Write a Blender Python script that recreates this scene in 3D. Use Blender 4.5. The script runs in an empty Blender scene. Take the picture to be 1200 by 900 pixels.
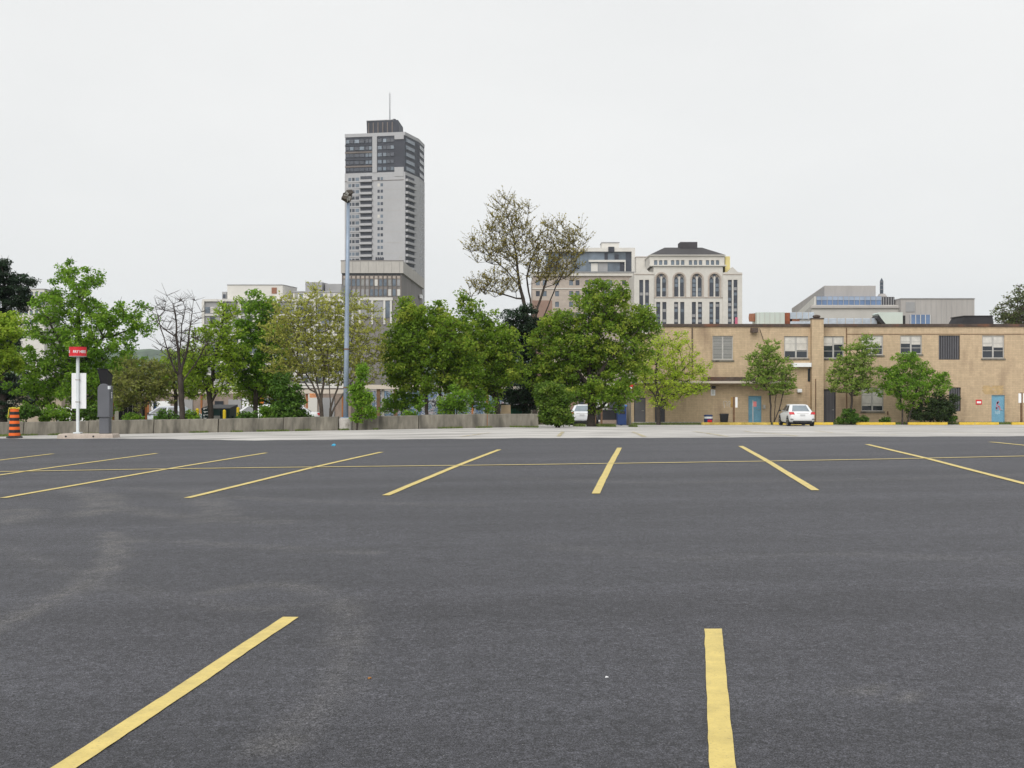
import bpy, bmesh, math, random
import numpy as np
from mathutils import Vector, Matrix

# ------------------------------------------------------------------ camera, sky, sun, exposure
scene = bpy.context.scene
F = 1380.0            # focal length in pixels of the 1200 px wide photograph
CAMZ = 1.55
cam_data = bpy.data.cameras.new("camera")
cam_data.sensor_width = 36.0
cam_data.lens = F / 1200.0 * 36.0
cam_data.clip_start = 0.1
cam_data.clip_end = 12000
cam = bpy.data.objects.new("camera", cam_data)
cam.location = (0, 0, CAMZ)
cam.rotation_euler = (math.radians(90), 0, 0)
scene.collection.objects.link(cam)
scene.camera = cam

SUN_EL, SUN_AZ = math.radians(38), math.radians(200)     # behind the camera, a little to the left
world = bpy.data.worlds.new("World")
scene.world = world
world.use_nodes = True
wn, wl = world.node_tree.nodes, world.node_tree.links
wn.clear()
sky = wn.new('ShaderNodeTexSky'); sky.sky_type = 'NISHITA'; sky.sun_disc = False
sky.sun_elevation = SUN_EL; sky.sun_rotation = SUN_AZ
sky.air_density = 1.0; sky.dust_density = 3.0; sky.ozone_density = 1.0
skym = wn.new('ShaderNodeMix'); skym.data_type = 'RGBA'; skym.blend_type = 'MIX'
sks = wn.new('ShaderNodeVectorMath'); sks.operation = 'SCALE'; sks.inputs['Scale'].default_value = 0.10
tc = wn.new('ShaderNodeTexCoord')
mp = wn.new('ShaderNodeMapping'); mp.inputs['Scale'].default_value = (1.0, 1.0, 2.6)
nz = wn.new('ShaderNodeTexNoise'); nz.inputs['Scale'].default_value = 1.5; nz.inputs['Detail'].default_value = 5; nz.inputs['Roughness'].default_value = 0.55
cr = wn.new('ShaderNodeValToRGB')
cr.color_ramp.elements[0].position = 0.3; cr.color_ramp.elements[0].color = (0.765, 0.772, 0.768, 1)
cr.color_ramp.elements[1].position = 0.7; cr.color_ramp.elements[1].color = (0.855, 0.855, 0.845, 1)
bg = wn.new('ShaderNodeBackground'); bg.inputs['Strength'].default_value = 0.69
out = wn.new('ShaderNodeOutputWorld')
wl.new(tc.outputs['Generated'], mp.inputs['Vector']); wl.new(mp.outputs['Vector'], nz.inputs['Vector'])
wl.new(nz.outputs['Fac'], cr.inputs['Fac']); wl.new(sky.outputs['Color'], sks.inputs[0])
skym.inputs[0].default_value = 0.96                        # a closed deck of cloud over the clear sky
wl.new(sks.outputs['Vector'], skym.inputs[6]); wl.new(cr.outputs['Color'], skym.inputs[7])
wl.new(skym.outputs[2], bg.inputs['Color']); wl.new(bg.outputs['Background'], out.inputs['Surface'])

sun_data = bpy.data.lights.new("sun", 'SUN')
sun_data.energy = 1.5; sun_data.angle = math.radians(55); sun_data.color = (1.0, 0.97, 0.93)
sun = bpy.data.objects.new("sun", sun_data)
sd = Vector((math.sin(SUN_AZ) * math.cos(SUN_EL), math.cos(SUN_AZ) * math.cos(SUN_EL), math.sin(SUN_EL)))
sun.rotation_euler = sd.to_track_quat('Z', 'Y').to_euler()
sun.location = (0, -20, 40)
scene.collection.objects.link(sun)

scene.view_settings.view_transform = 'Standard'
scene.view_settings.look = 'None'
scene.view_settings.gamma = 1.0
scene.view_settings.exposure = 0.70
scene.view_settings.use_curve_mapping = False
scene.render.resolution_x = 1024; scene.render.resolution_y = 768

# ------------------------------------------------------------------ helpers
rng = np.random.default_rng(7)
random.seed(7)
COL = scene.collection

def W(px, py, d):
    """a pixel of the photograph at a chosen distance"""
    return Vector(((px - 600) * d / F, d, CAMZ + (450 - py) * d / F))

_gy = np.array([-60, 0, 5, 7, 10, 14, 21, 28, 32, 40, 51, 62, 72, 80, 88, 100, 130])
_gz = np.array([-1.6, -1.57, -1.55, -1.52, -1.47, -1.43, -1.42, -1.455, -1.50, -1.64, -1.86, -2.19, -2.53, -2.80, -3.03, -3.2, -3.3]) + CAMZ
_cl = (np.array([-60, 28, 51, 70, 100, 130]), np.array([.0145, .0145, .017, .012, .004, 0]))
_crr = (np.array([-60, 26, 45, 62, 80, 88, 130]), np.array([.0145, .0145, -.010, -.009, -.002, .003, 0]))
_fy = np.linspace(-60, 130, 761)
_fz = np.interp(_fy, _gy, _gz)
_k = np.hanning(17); _k /= _k.sum()
_fz = np.convolve(np.pad(_fz, 8, mode='edge'), _k, mode='valid')

def gz(x, y):
    """height of the ground"""
    x = np.asarray(x, float); y = np.asarray(y, float)
    g = np.interp(y, _fy, _fz)
    xl = np.clip(x, -60, 0); xr = np.clip(x, 0, 60)
    return g + np.interp(y, *_cl) * xl + np.interp(y, *_crr) * xr

def G(px, py, dmax=95.0):
    """the point of the ground seen at a pixel"""
    ds = np.linspace(2.0, dmax, 6000)
    zr = CAMZ + (450 - py) * ds / F
    zg = gz((px - 600) * ds / F, ds)
    hit = np.nonzero(zr <= zg)[0]
    d = ds[hit[0]] if len(hit) else dmax
    return np.array([(px - 600) * d / F, d])

MATS = {}
def mat(name, color, rough=0.8, var=0.12, scale=1.0, var2=0.0, scale2=12.0, bump=0.0, bscale=30.0, spec=0.3, metal=0.0, stretch=(1, 1, 1), stain=None, emit=None):
    """principled material with two octaves of world-space tonal variation"""
    if name in MATS: return MATS[name]
    m = bpy.data.materials.new(name); m.use_nodes = True
    n, l = m.node_tree.nodes, m.node_tree.links
    b = n['Principled BSDF']
    b.inputs['Roughness'].default_value = rough; b.inputs['Metallic'].default_value = metal
    b.inputs['Specular IOR Level'].default_value = spec
    geo = n.new('ShaderNodeNewGeometry')
    mapn = n.new('ShaderNodeMapping'); mapn.inputs['Scale'].default_value = stretch
    l.new(geo.outputs['Position'], mapn.inputs['Vector'])
    def noise(sc, det=4):
        t = n.new('ShaderNodeTexNoise'); t.inputs['Scale'].default_value = sc; t.inputs['Detail'].default_value = det
        l.new(mapn.outputs['Vector'], t.inputs['Vector']); return t.outputs['Fac']
    rgb = n.new('ShaderNodeRGB'); rgb.outputs[0].default_value = (*color, 1)
    cur = rgb.outputs[0]
    for amt, sc in ((var, scale), (var2, scale2)):
        if amt <= 0: continue
        mr = n.new('ShaderNodeMapRange'); mr.inputs['From Min'].default_value = 0.3; mr.inputs['From Max'].default_value = 0.7
        mr.inputs['To Min'].default_value = 1 - amt; mr.inputs['To Max'].default_value = 1 + amt
        l.new(noise(sc), mr.inputs['Value'])
        sm = n.new('ShaderNodeVectorMath'); sm.operation = 'SCALE'
        l.new(cur, sm.inputs[0]); l.new(mr.outputs['Result'], sm.inputs['Scale']); cur = sm.outputs['Vector']
    if stain:
        scol, ssc, lo, hi = stain
        mr = n.new('ShaderNodeMapRange'); mr.inputs['From Min'].default_value = lo; mr.inputs['From Max'].default_value = hi
        l.new(noise(ssc, 6), mr.inputs['Value'])
        mx = n.new('ShaderNodeMix'); mx.data_type = 'RGBA'
        l.new(mr.outputs['Result'], mx.inputs[0]); l.new(cur, mx.inputs[6]); mx.inputs[7].default_value = (*scol, 1); cur = mx.outputs[2]
    l.new(cur, b.inputs['Base Color'])
    if bump > 0:
        bp = n.new('ShaderNodeBump'); bp.inputs['Strength'].default_value = bump; bp.inputs['Distance'].default_value = 0.01
        l.new(noise(bscale, 3), bp.inputs['Height']); l.new(bp.outputs['Normal'], b.inputs['Normal'])
    if emit:
        b.inputs['Emission Color'].default_value = (*emit[0], 1); b.inputs['Emission Strength'].default_value = emit[1]
    MATS[name] = m
    return m

def link(o, parent=None):
    COL.objects.link(o)
    if parent is not None: o.parent = parent
    return o

def tag(o, label=None, cat=None, group=None, kind=None):
    if label: o['label'] = label
    if cat: o['category'] = cat
    if group: o['group'] = group
    if kind: o['kind'] = kind
    return o

def empty(name, loc, label, cat, rz=0.0, group=None):
    o = bpy.data.objects.new(name, None); o.empty_display_size = 0.3
    o.location = loc; o.rotation_euler = (0, 0, rz)
    link(o); return tag(o, label, cat, group)

class MB:
    def __init__(s): s.v = []; s.f = []
    def add(s, vs, fs):
        o = len(s.v); s.v += [tuple(map(float, p)) for p in vs]; s.f += [tuple(i + o for i in q) for q in fs]; return s
    def box(s, x0, x1, y0, y1, z0, z1):
        return s.add([(x0, y0, z0), (x1, y0, z0), (x1, y1, z0), (x0, y1, z0), (x0, y0, z1), (x1, y0, z1), (x1, y1, z1), (x0, y1, z1)],
                     [(0, 3, 2, 1), (4, 5, 6, 7), (0, 1, 5, 4), (1, 2, 6, 5), (2, 3, 7, 6), (3, 0, 4, 7)])
    def loft(s, rings, cap=True):
        k = len(rings[0]); vs = [p for r in rings for p in r]; fs = []
        for i in range(len(rings) - 1):
            for j in range(k):
                a, b = i * k + j, i * k + (j + 1) % k
                fs.append((a, b, b + k, a + k))
        if cap: fs += [tuple(range(k))[::-1], tuple(range((len(rings) - 1) * k, len(rings) * k))]
        return s.add(vs, fs)
    def cyl(s, cx, cy, z0, z1, r0, r1=None, n=16):
        r1 = r0 if r1 is None else r1
        return s.lathe(cx, cy, [(r0, z0), (r1, z1)], n)
    def lathe(s, cx, cy, prof, n=16):
        return s.loft([[(cx + r * math.cos(2 * math.pi * i / n), cy + r * math.sin(2 * math.pi * i / n), z) for i in range(n)] for r, z in prof])
    def tube(s, p, q, r0, r1=None, n=8):
        r1 = r0 if r1 is None else r1
        p, q = Vector(p), Vector(q); d = (q - p).normalized()
        a = d.orthogonal().normalized(); b = d.cross(a)
        return s.loft([[tuple(c + (a * math.cos(2 * math.pi * i / n) + b * math.sin(2 * math.pi * i / n)) * r) for i in range(n)] for c, r in ((p, r0), (q, r1))])
    def prism(s, poly, y0, y1):
        """polygon in x,z (counter-clockwise seen from -y) extruded along y"""
        return s.loft([[(x, y0, z) for x, z in poly], [(x, y1, z) for x, z in poly]])
    def mesh(s, name, m, smooth=False):
        me = bpy.data.meshes.new(name); me.from_pydata(s.v, [], s.f); me.validate()
        bm = bmesh.new(); bm.from_mesh(me); bmesh.ops.recalc_face_normals(bm, faces=bm.faces); bm.to_mesh(me); bm.free()
        me.materials.append(m)
        if smooth:
            for p in me.polygons: p.use_smooth = True
        return me
    def build(s, name, m, parent=None, smooth=False, bevel=0.0, loc=None, subsurf=0):
        o = bpy.data.objects.new(name, s.mesh(name, m, smooth))
        if bevel > 0:
            md = o.modifiers.new('bevel', 'BEVEL'); md.width = bevel; md.segments = 2; md.limit_method = 'ANGLE'
        if subsurf:
            md = o.modifiers.new('sub', 'SUBSURF'); md.levels = subsurf; md.render_levels = subsurf
        if loc is not None: o.location = loc
        return link(o, parent)

_unit = {}
def piece(name, m, parent, x0, x1, y0, y1, z0, z1):
    """a box that shares its mesh with all alike pieces"""
    key = (name, m.name)
    if key not in _unit: _unit[key] = MB().box(-.5, .5, -.5, .5, -.5, .5).mesh(name, m)
    o = bpy.data.objects.new(name, _unit[key])
    o.location = ((x0 + x1) / 2, (y0 + y1) / 2, (z0 + z1) / 2); o.scale = (x1 - x0, y1 - y0, z1 - z0)
    return link(o, parent)

def subpiece(name, m, parent, x0, x1, y0, y1, z0, z1):
    """a box under a scaled or placed parent, given in the grandparent's frame"""
    o = piece(name, m, None, x0, x1, y0, y1, z0, z1)
    o.parent = parent
    o.matrix_parent_inverse = parent.matrix_basis.inverted()
    return o

def wall_mb(mb, x0, x1, z0, z1, holes, rec, depth):
    """front wall in the plane y=0 with openings of depth rec, and the body behind it down to y=depth"""
    xs = sorted({x0, x1} | {h[0] for h in holes} | {h[1] for h in holes}); xs = [x for x in xs if x0 <= x <= x1]
    zs = sorted({z0, z1} | {h[2] for h in holes} | {h[3] for h in holes}); zs = [z for z in zs if z0 <= z <= z1]
    for i in range(len(xs) - 1):
        for j in range(len(zs) - 1):
            cx, cz = (xs[i] + xs[i + 1]) / 2, (zs[j] + zs[j + 1]) / 2
            if any(h[0] < cx < h[1] and h[2] < cz < h[3] for h in holes): continue
            mb.add([(xs[i], 0, zs[j]), (xs[i + 1], 0, zs[j]), (xs[i + 1], 0, zs[j + 1]), (xs[i], 0, zs[j + 1])], [(0, 1, 2, 3)])
    for a, b, c, d in holes:
        mb.add([(a, 0, c), (b, 0, c), (b, 0, d), (a, 0, d), (a, rec, c), (b, rec, c), (b, rec, d), (a, rec, d)],
               [(0, 1, 5, 4), (1, 2, 6, 5), (2, 3, 7, 6), (3, 0, 4, 7), (4, 5, 6, 7)])
    mb.add([(x0, 0, z0), (x1, 0, z0), (x1, depth, z0), (x0, depth, z0), (x0, 0, z1), (x1, 0, z1), (x1, depth, z1), (x0, depth, z1)],
           [(4, 5, 6, 7), (1, 2, 6, 5), (2, 3, 7, 6), (3, 0, 4, 7)])
    return mb

def raw_mesh(name, m, verts, quads, attr=None, smooth=False):
    """fast mesh from numpy arrays of quads; attr: one value per face"""
    me = bpy.data.meshes.new(name)
    nv, nf = len(verts), len(quads); k = quads.shape[1]
    me.vertices.add(nv); me.vertices.foreach_set('co', np.asarray(verts, np.float32).ravel())
    me.loops.add(nf * k); me.loops.foreach_set('vertex_index', np.asarray(quads, np.int32).ravel())
    me.polygons.add(nf); me.polygons.foreach_set('loop_start', np.arange(0, nf * k, k, dtype=np.int32))
    me.update(calc_edges=True); me.validate()
    if attr is not None:
        a = me.attributes.new('tone', 'FLOAT', 'FACE'); a.data.foreach_set('value', np.asarray(attr, np.float32))
    if smooth: me.polygons.foreach_set('use_smooth', np.ones(nf, bool))
    me.materials.append(m)
    return me

# ------------------------------------------------------------------ surface materials
def asphalt_mat():
    m = bpy.data.materials.new('asphalt'); m.use_nodes = True
    n, l = m.node_tree.nodes, m.node_tree.links; b = n['Principled BSDF']
    geo = n.new('ShaderNodeNewGeometry')
    def noise(sc, det=3, st=None, rough=0.5):
        v = geo.outputs['Position']
        if st:
            mpn = n.new('ShaderNodeMapping'); mpn.inputs['Scale'].default_value = st; mpn.inputs['Rotation'].default_value = (0, 0, math.radians(2)); l.new(v, mpn.inputs['Vector']); v = mpn.outputs['Vector']
        t = n.new('ShaderNodeTexNoise'); t.inputs['Scale'].default_value = sc; t.inputs['Detail'].default_value = det; t.inputs['Roughness'].default_value = rough
        l.new(v, t.inputs['Vector']); return t.outputs['Fac']
    def rng_(v, a, b_, c, d):
        mr = n.new('ShaderNodeMapRange'); mr.inputs['From Min'].default_value = a; mr.inputs['From Max'].default_value = b_
        mr.inputs['To Min'].default_value = c; mr.inputs['To Max'].default_value = d; l.new(v, mr.inputs['Value']); return mr.outputs['Result']
    def mul(a, b_):
        t = n.new('ShaderNodeMath'); t.operation = 'MULTIPLY'; l.new(a, t.inputs[0])
        if isinstance(b_, float): t.inputs[1].default_value = b_
        else: l.new(b_, t.inputs[1])
        return t.outputs[0]
    def add(a, b_):
        t = n.new('ShaderNodeMath'); t.operation = 'ADD'; l.new(a, t.inputs[0]); l.new(b_, t.inputs[1]); return t.outputs[0]
    grit = mul(mul(rng_(noise(125, 2, rough=0.9), 0.38, 0.62, 0.15, 1.9), rng_(noise(34, 3, rough=0.9), 0.35, 0.65, 0.5, 1.5)), rng_(noise(9, 4, rough=0.95), 0.33, 0.67, 0.68, 1.32))        # aggregate, coarse grain
    big = rng_(noise(0.35, 4), 0.3, 0.7, 0.90, 1.10)
    lanes = rng_(noise(1.0, 4, (0.05, 1.1, 1)), 0.3, 0.7, 0.80, 1.18)     # paver lanes across the lot, their gloss bands put into the colour
    streak = rng_(noise(1.0, 5, (0.22, 5.0, 1)), 0.3, 0.7, 0.93, 1.07)
    mott = rng_(noise(3.0, 5, rough=0.65), 0.3, 0.7, 0.92, 1.08)
    fac = mul(mul(mul(mul(grit, big), lanes), streak), mott)
    base = n.new('ShaderNodeVectorMath'); base.operation = 'SCALE'; base.inputs[0].default_value = (0.0505, 0.0508, 0.0595); l.new(fac, base.inputs['Scale'])
    # light aggregate specks
    vor = n.new('ShaderNodeTexVoronoi'); vor.inputs['Scale'].default_value = 60; l.new(geo.outputs['Position'], vor.inputs['Vector'])
    speck = mul(rng_(vor.outputs['Distance'], 0.10, 0.22, 1.0, 0.0), rng_(vor.outputs['Color'], 0.6, 0.9, 0.0, 0.9))
    mx0 = n.new('ShaderNodeMix'); mx0.data_type = 'RGBA'; l.new(speck, mx0.inputs[0]); l.new(base.outputs['Vector'], mx0.inputs[6]); mx0.inputs[7].default_value = (0.27, 0.265, 0.26, 1)
    # dusty tyre tracks and worn patches (shape painted per vertex)
    at = n.new('ShaderNodeAttribute'); at.attribute_name = 'wear'
    wearf = mul(mul(at.outputs['Fac'], rng_(noise(2.2, 6, rough=0.7), 0.36, 0.64, 0.15, 1.0)), rng_(noise(60, 2), 0.3, 0.7, 0.5, 1.4))
    mx = n.new('ShaderNodeMix'); mx.data_type = 'RGBA'; l.new(wearf, mx.inputs[0]); l.new(mx0.outputs[2], mx.inputs[6])
    dust = n.new('ShaderNodeVectorMath'); dust.operation = 'SCALE'; dust.inputs[0].default_value = (0.125, 0.12, 0.117); l.new(grit, dust.inputs['Scale']); l.new(dust.outputs['Vector'], mx.inputs[7])
    l.new(mx.outputs[2], b.inputs['Base Color'])
    b.inputs['Roughness'].default_value = 0.62; b.inputs['Specular IOR Level'].default_value = 0.34
    bp = n.new('ShaderNodeBump'); bp.inputs['Strength'].default_value = 0.6; bp.inputs['Distance'].default_value = 0.006
    l.new(noise(130, 3, rough=0.7), bp.inputs['Height']); l.new(bp.outputs['Normal'], b.inputs['Normal'])
    return m

def paint_mat(name, color, worn, lo, hi, alpha=None):
    """road paint; worn through to the surface where the noise is high"""
    m = bpy.data.materials.new(name); m.use_nodes = True
    n, l = m.node_tree.nodes, m.node_tree.links; b = n['Principled BSDF']
    geo = n.new('ShaderNodeNewGeometry')
    def noise(sc, det, rough=0.6):
        t = n.new('ShaderNodeTexNoise'); t.inputs['Scale'].default_value = sc; t.inputs['Detail'].default_value = det; t.inputs['Roughness'].default_value = rough
        l.new(geo.outputs['Position'], t.inputs['Vector']); return t.outputs['Fac']
    mr = n.new('ShaderNodeMapRange'); mr.inputs['From Min'].default_value = 0.3; mr.inputs['From Max'].default_value = 0.7; mr.inputs['To Min'].default_value = 0.80; mr.inputs['To Max'].default_value = 1.14
    l.new(noise(6, 6, 0.7), mr.inputs['Value'])
    sc = n.new('ShaderNodeVectorMath'); sc.operation = 'SCALE'; sc.inputs[0].default_value = color; l.new(mr.outputs['Result'], sc.inputs['Scale'])
    w = n.new('ShaderNodeMapRange'); w.inputs['From Min'].default_value = lo; w.inputs['From Max'].default_value = hi
    l.new(noise(70, 5, 0.75), w.inputs['Value'])
    mx = n.new('ShaderNodeMix'); mx.data_type = 'RGBA'; l.new(w.outputs['Result'], mx.inputs[0]); l.new(sc.outputs['Vector'], mx.inputs[6]); mx.inputs[7].default_value = (*worn, 1)
    l.new(mx.outputs[2], b.inputs['Base Color'])
    b.inputs['Roughness'].default_value = 0.5; b.inputs['Specular IOR Level'].default_value = 0.55
    bp = n.new('ShaderNodeBump'); bp.inputs['Strength'].default_value = 0.35; bp.inputs['Distance'].default_value = 0.004
    l.new(noise(120, 3), bp.inputs['Height']); l.new(bp.outputs['Normal'], b.inputs['Normal'])
    if alpha is not None:
        a = n.new('ShaderNodeMapRange'); a.inputs['From Min'].default_value = alpha[0]; a.inputs['From Max'].default_value = alpha[1]
        l.new(noise(5, 6, 0.75), a.inputs['Value']); l.new(a.outputs['Result'], b.inputs['Alpha'])
    return m

M_ASPH = asphalt_mat()
M_LINE = paint_mat('yellow road paint', (0.64, 0.50, 0.145), (0.26, 0.21, 0.09), 0.56, 0.76)
M_LINE_OLD = paint_mat('worn yellow paint', (0.62, 0.50, 0.20), (0.40, 0.37, 0.30), 0.45, 0.62, alpha=(0.42, 0.56))
M_PALE = mat('old pale pavement', (0.46, 0.445, 0.425), 0.9, 0.16, 0.5, 0.24, 2.2, bump=0.4, bscale=60, stretch=(0.3, 1, 1), stain=((0.24, 0.23, 0.215), 0.8, 0.53, 0.68))
M_GROUND = mat('soil and grass', (0.13, 0.125, 0.085), 0.95, 0.35, 0.5, 0.3, 6.0, bump=0.5, bscale=20)
M_CONC = mat('weathered concrete', (0.165, 0.152, 0.125), 0.9, 0.22, 1.0, 0.22, 7.0, bump=0.4, bscale=40, stretch=(1, 1, 0.16), stain=((0.075, 0.07, 0.058), 2.2, 0.50, 0.66))
M_CONC_LIGHT = mat('light concrete', (0.42, 0.40, 0.37), 0.9, 0.14, 2.0, 0.1, 18.0, bump=0.3, bscale=50, stain=((0.26, 0.24, 0.21), 2.0, 0.58, 0.75))
M_STEELGREY = mat('galvanised blue grey', (0.26, 0.32, 0.40), 0.5, 0.10, 2.0, 0.06, 15, spec=0.4, metal=0.25)
M_WHITE = mat('white paint', (0.78, 0.79, 0.80), 0.5, 0.04, 2.0)
M_BLACK = mat('black plastic', (0.022, 0.022, 0.024), 0.55, 0.2, 3.0)
M_RUST = mat('rusty orange steel', (0.34, 0.135, 0.05), 0.8, 0.25, 2.0)
M_BROWNPOST = mat('brown timber post', (0.16, 0.095, 0.055), 0.85, 0.25, 4.0)
M_YELLOW = mat('yellow kerb paint', (0.58, 0.40, 0.045), 0.65, 0.12, 3.0, 0.1, 20, stain=((0.38, 0.30, 0.14), 3.0, 0.60, 0.74))
M_RED = mat('red sign enamel', (0.62, 0.018, 0.03), 0.4, 0.05, 3.0, spec=0.4)

# ------------------------------------------------------------------ ground
def grid_mesh(name, m, xs, ys, off, attr=None, ymap=None):
    X, Y = np.meshgrid(xs, ys)
    if ymap is not None: Y = ymap(X, Y)
    Z = gz(X, Y) + off
    V = np.stack([X, Y, Z], -1).reshape(-1, 3)
    nx, ny = len(xs), len(ys)
    i = (np.arange(ny - 1)[:, None] * nx + np.arange(nx - 1)[None, :]).ravel()
    Q = np.stack([i, i + 1, i + 1 + nx, i + nx], 1)
    me = raw_mesh(name, m, V, Q, smooth=True)
    if attr is not None:
        a = me.attributes.new('wear', 'FLOAT', 'POINT'); a.data.foreach_set('value', attr(X.ravel(), Y.ravel()).astype(np.float32))
    return link(bpy.data.objects.new(name, me))

far = np.array([150, 200, 300, 450, 700, 1100, 1800, 3300])
xs = np.concatenate([-far[::-1], np.arange(-110, 111, 1.0), far])
ys = np.concatenate([[-400, -150, -60], np.arange(-20, 132, 1.0), far])
tag(grid_mesh('ground', M_GROUND, xs, ys, -0.03), 'grass and soil ground running out to the horizon', 'ground', kind='structure')

# edge of the dark asphalt against the old pale pavement, as the photo shows it
edge_px = [(-300, 514.5), (0, 514), (70, 514), (200, 514.5), (300, 516), (400, 515.3), (500, 514.3), (600, 513.6), (750, 513), (900, 512), (1050, 511.5), (1200, 511), (1500, 510)]
edge = np.array([G(*p) for p in edge_px])
o_ = np.argsort(edge[:, 0]); edge = edge[o_]
def edge_y(x):
    x = np.asarray(x)
    return np.interp(x, edge[:, 0], edge[:, 1]) + 0.18 * np.sin(x * 0.9) + 0.12 * np.sin(x * 2.7 + 1) + 0.07 * np.sin(x * 6.1)

def pts(pix): return np.array([G(*p) for p in pix])
tracks = [  # (pixels, half width in metres, strength)
    ([(-40, 748), (60, 705), (110, 680), (133, 658), (138, 642), (128, 625)], 0.16, 0.75),
    ([(85, 573), (112, 579), (124, 588), (118, 598), (95, 603)], 0.34, 0.7),
    ([(120, 594), (215, 605), (330, 612)], 0.30, 0.45),
    ([(-20, 604), (20, 598), (36, 601), (10, 612)], 0.30, 0.6),
    ([(150, 633), (250, 637), (350, 644), (440, 648)], 0.14, 0.55),
    ([(215, 575), (245, 588), (262, 600), (240, 610)], 0.3, 0.5),
    ([(250, 695), (320, 682), (385, 694), (412, 722), (408, 775), (370, 832), (320, 880)], 0.16, 0.42),
    ([(160, 572), (260, 582), (400, 589), (560, 592)], 0.22, 0.3),
    ([(0, 640), (140, 690), (300, 716), (420, 700)], 0.14, 0.25),
    ([(1003, 806), (1030, 810), (1052, 814)], 0.10, 0.9),
    ([(640, 640), (800, 655), (980, 648), (1230, 660)], 0.2, 0.22),
    ([(600, 560), (760, 566), (1000, 562), (1230, 556)], 0.3, 0.22),
]
track_pts = [(pts(p), w, s) for p, w, s in tracks]
def wear(X, Y):
    P = np.stack([X, Y], 1); res = np.zeros(len(P))
    for q, w, s in track_pts:
        # smooth the polyline
        t = np.linspace(0, len(q) - 1, 40); k = np.arange(len(q))
        qq = np.stack([np.interp(t, k, q[:, 0]), np.interp(t, k, q[:, 1])], 1)
        for _ in range(6): qq[1:-1] = 0.25 * qq[:-2] + 0.5 * qq[1:-1] + 0.25 * qq[2:]
        lo, hi = qq.min(0) - 1.5, qq.max(0) + 1.5
        idx = np.nonzero((P > lo).all(1) & (P < hi).all(1))[0]
        if not len(idx): continue
        p = P[idx]; dmin = np.full(len(p), 9.0)
        for a, b in zip(qq[:-1], qq[1:]):
            ab = b - a; u = np.clip(((p - a) @ ab) / max(1e-6, ab @ ab), 0, 1)
            dmin = np.minimum(dmin, np.linalg.norm(p - a - u[:, None] * ab, axis=1))
        v = s * np.clip((1.15 - dmin / (w * .85)) * 1.6, 0, 1)
        res[idx] = np.maximum(res[idx], v)
    return res

lx = np.concatenate([np.arange(-60, -22, 1.0), np.arange(-22, 20, 0.13), np.arange(20, 61, 1.0)])
ly = np.linspace(0, 1, 300)
def lot_map(X, V):
    ey = edge_y(X)
    return -8 + V ** 1.35 * (ey + 8)
lot = tag(grid_mesh('parking_lot', M_ASPH, lx, ly, 0.0, attr=wear, ymap=lot_map), 'dark grey asphalt parking lot with yellow stall lines', 'parking lot', kind='structure')

py_ = np.concatenate([np.arange(24, 50, 0.5), np.arange(50, 85.2, 1.0)])
def pave_map(X, Y): return np.where(X < 0.5, np.minimum(Y, 51.4), Y)
pale = tag(grid_mesh('old_pavement', M_PALE, np.arange(-60, 61, 0.5), py_, -0.012, ymap=pave_map), 'pale weathered pavement between the asphalt and the brick building', 'pavement', kind='structure')

# ------------------------------------------------------------------ painted stall lines, each a part of the lot
def paint_line(a, b, w, m, parent, name, off=0.004, jit=0.0012, seed=0, trim=None):
    r = np.random.default_rng(seed)
    a, b = np.array(a), np.array(b); L = np.linalg.norm(b - a); d = (b - a) / L; nrm = np.array([-d[1], d[0]])
    n = max(8, int(L / 0.10)); t = np.linspace(0, 1, n + 1)
    wob = np.convolve(r.normal(0, 1, n + 9), np.ones(9) / 9, 'valid')[:n + 1] * 0.005
    jl = r.normal(0, jit, n + 1); jr = r.normal(0, jit, n + 1)
    c = a + t[:, None] * (b - a)
    e = r.uniform(-0.012, 0.012, 4)
    Lp = c + nrm * (w / 2 + wob + jl)[:, None]; Rp = c - nrm * (w / 2 - wob + jr)[:, None]
    Lp[0] += d * e[0]; Rp[0] += d * e[1]; Lp[-1] += d * e[2]; Rp[-1] += d * e[3]
    V = np.concatenate([Lp, Rp]); Z = gz(V[:, 0], V[:, 1]) + off
    V = np.column_stack([V, Z])
    i = np.arange(n)
    Q = np.stack([i + n + 1, i + n + 2, i + 1, i], 1)
    return link(bpy.data.objects.new(name, raw_mesh(name, m, V, Q)), parent)

stall = [((341, 723.5), (77, 900)), ((835.5, 738), (847, 900)),
         ((585, 527.2), (452, 581)), ((726, 525), (698, 579)), ((868, 523), (955.5, 575)), ((1016, 521), (1200, 567)),
         ((447, 530), (220, 584)), ((312, 531), (3, 584)), ((184, 531.5), (0, 557)), ((62, 532), (0, 539.5)), ((1160, 518.2), (1200, 522))]
for i, (a, b) in enumerate(stall):
    A, B = G(*a), G(*b)
    if b[0] in (0, 1200) or b[1] == 900 or a[0] in (0, 1200):     # runs on out of the frame
        L = np.linalg.norm(B - A); full = 11.2 if i > 1 else 5.6
        if L < full: B = A + (B - A) / L * full
    paint_line(A, B, 0.105, M_LINE, lot, 'parking_line', seed=i, off=0.0045 if i < 2 else 0.007)
cp = pts([(-120, 555), (0, 553.3), (175, 550.3), (350, 548), (600, 545.3), (750, 543.2), (900, 541), (1050, 538.3), (1200, 535), (1300, 533)])
for i in range(len(cp) - 1):
    pass
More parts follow.
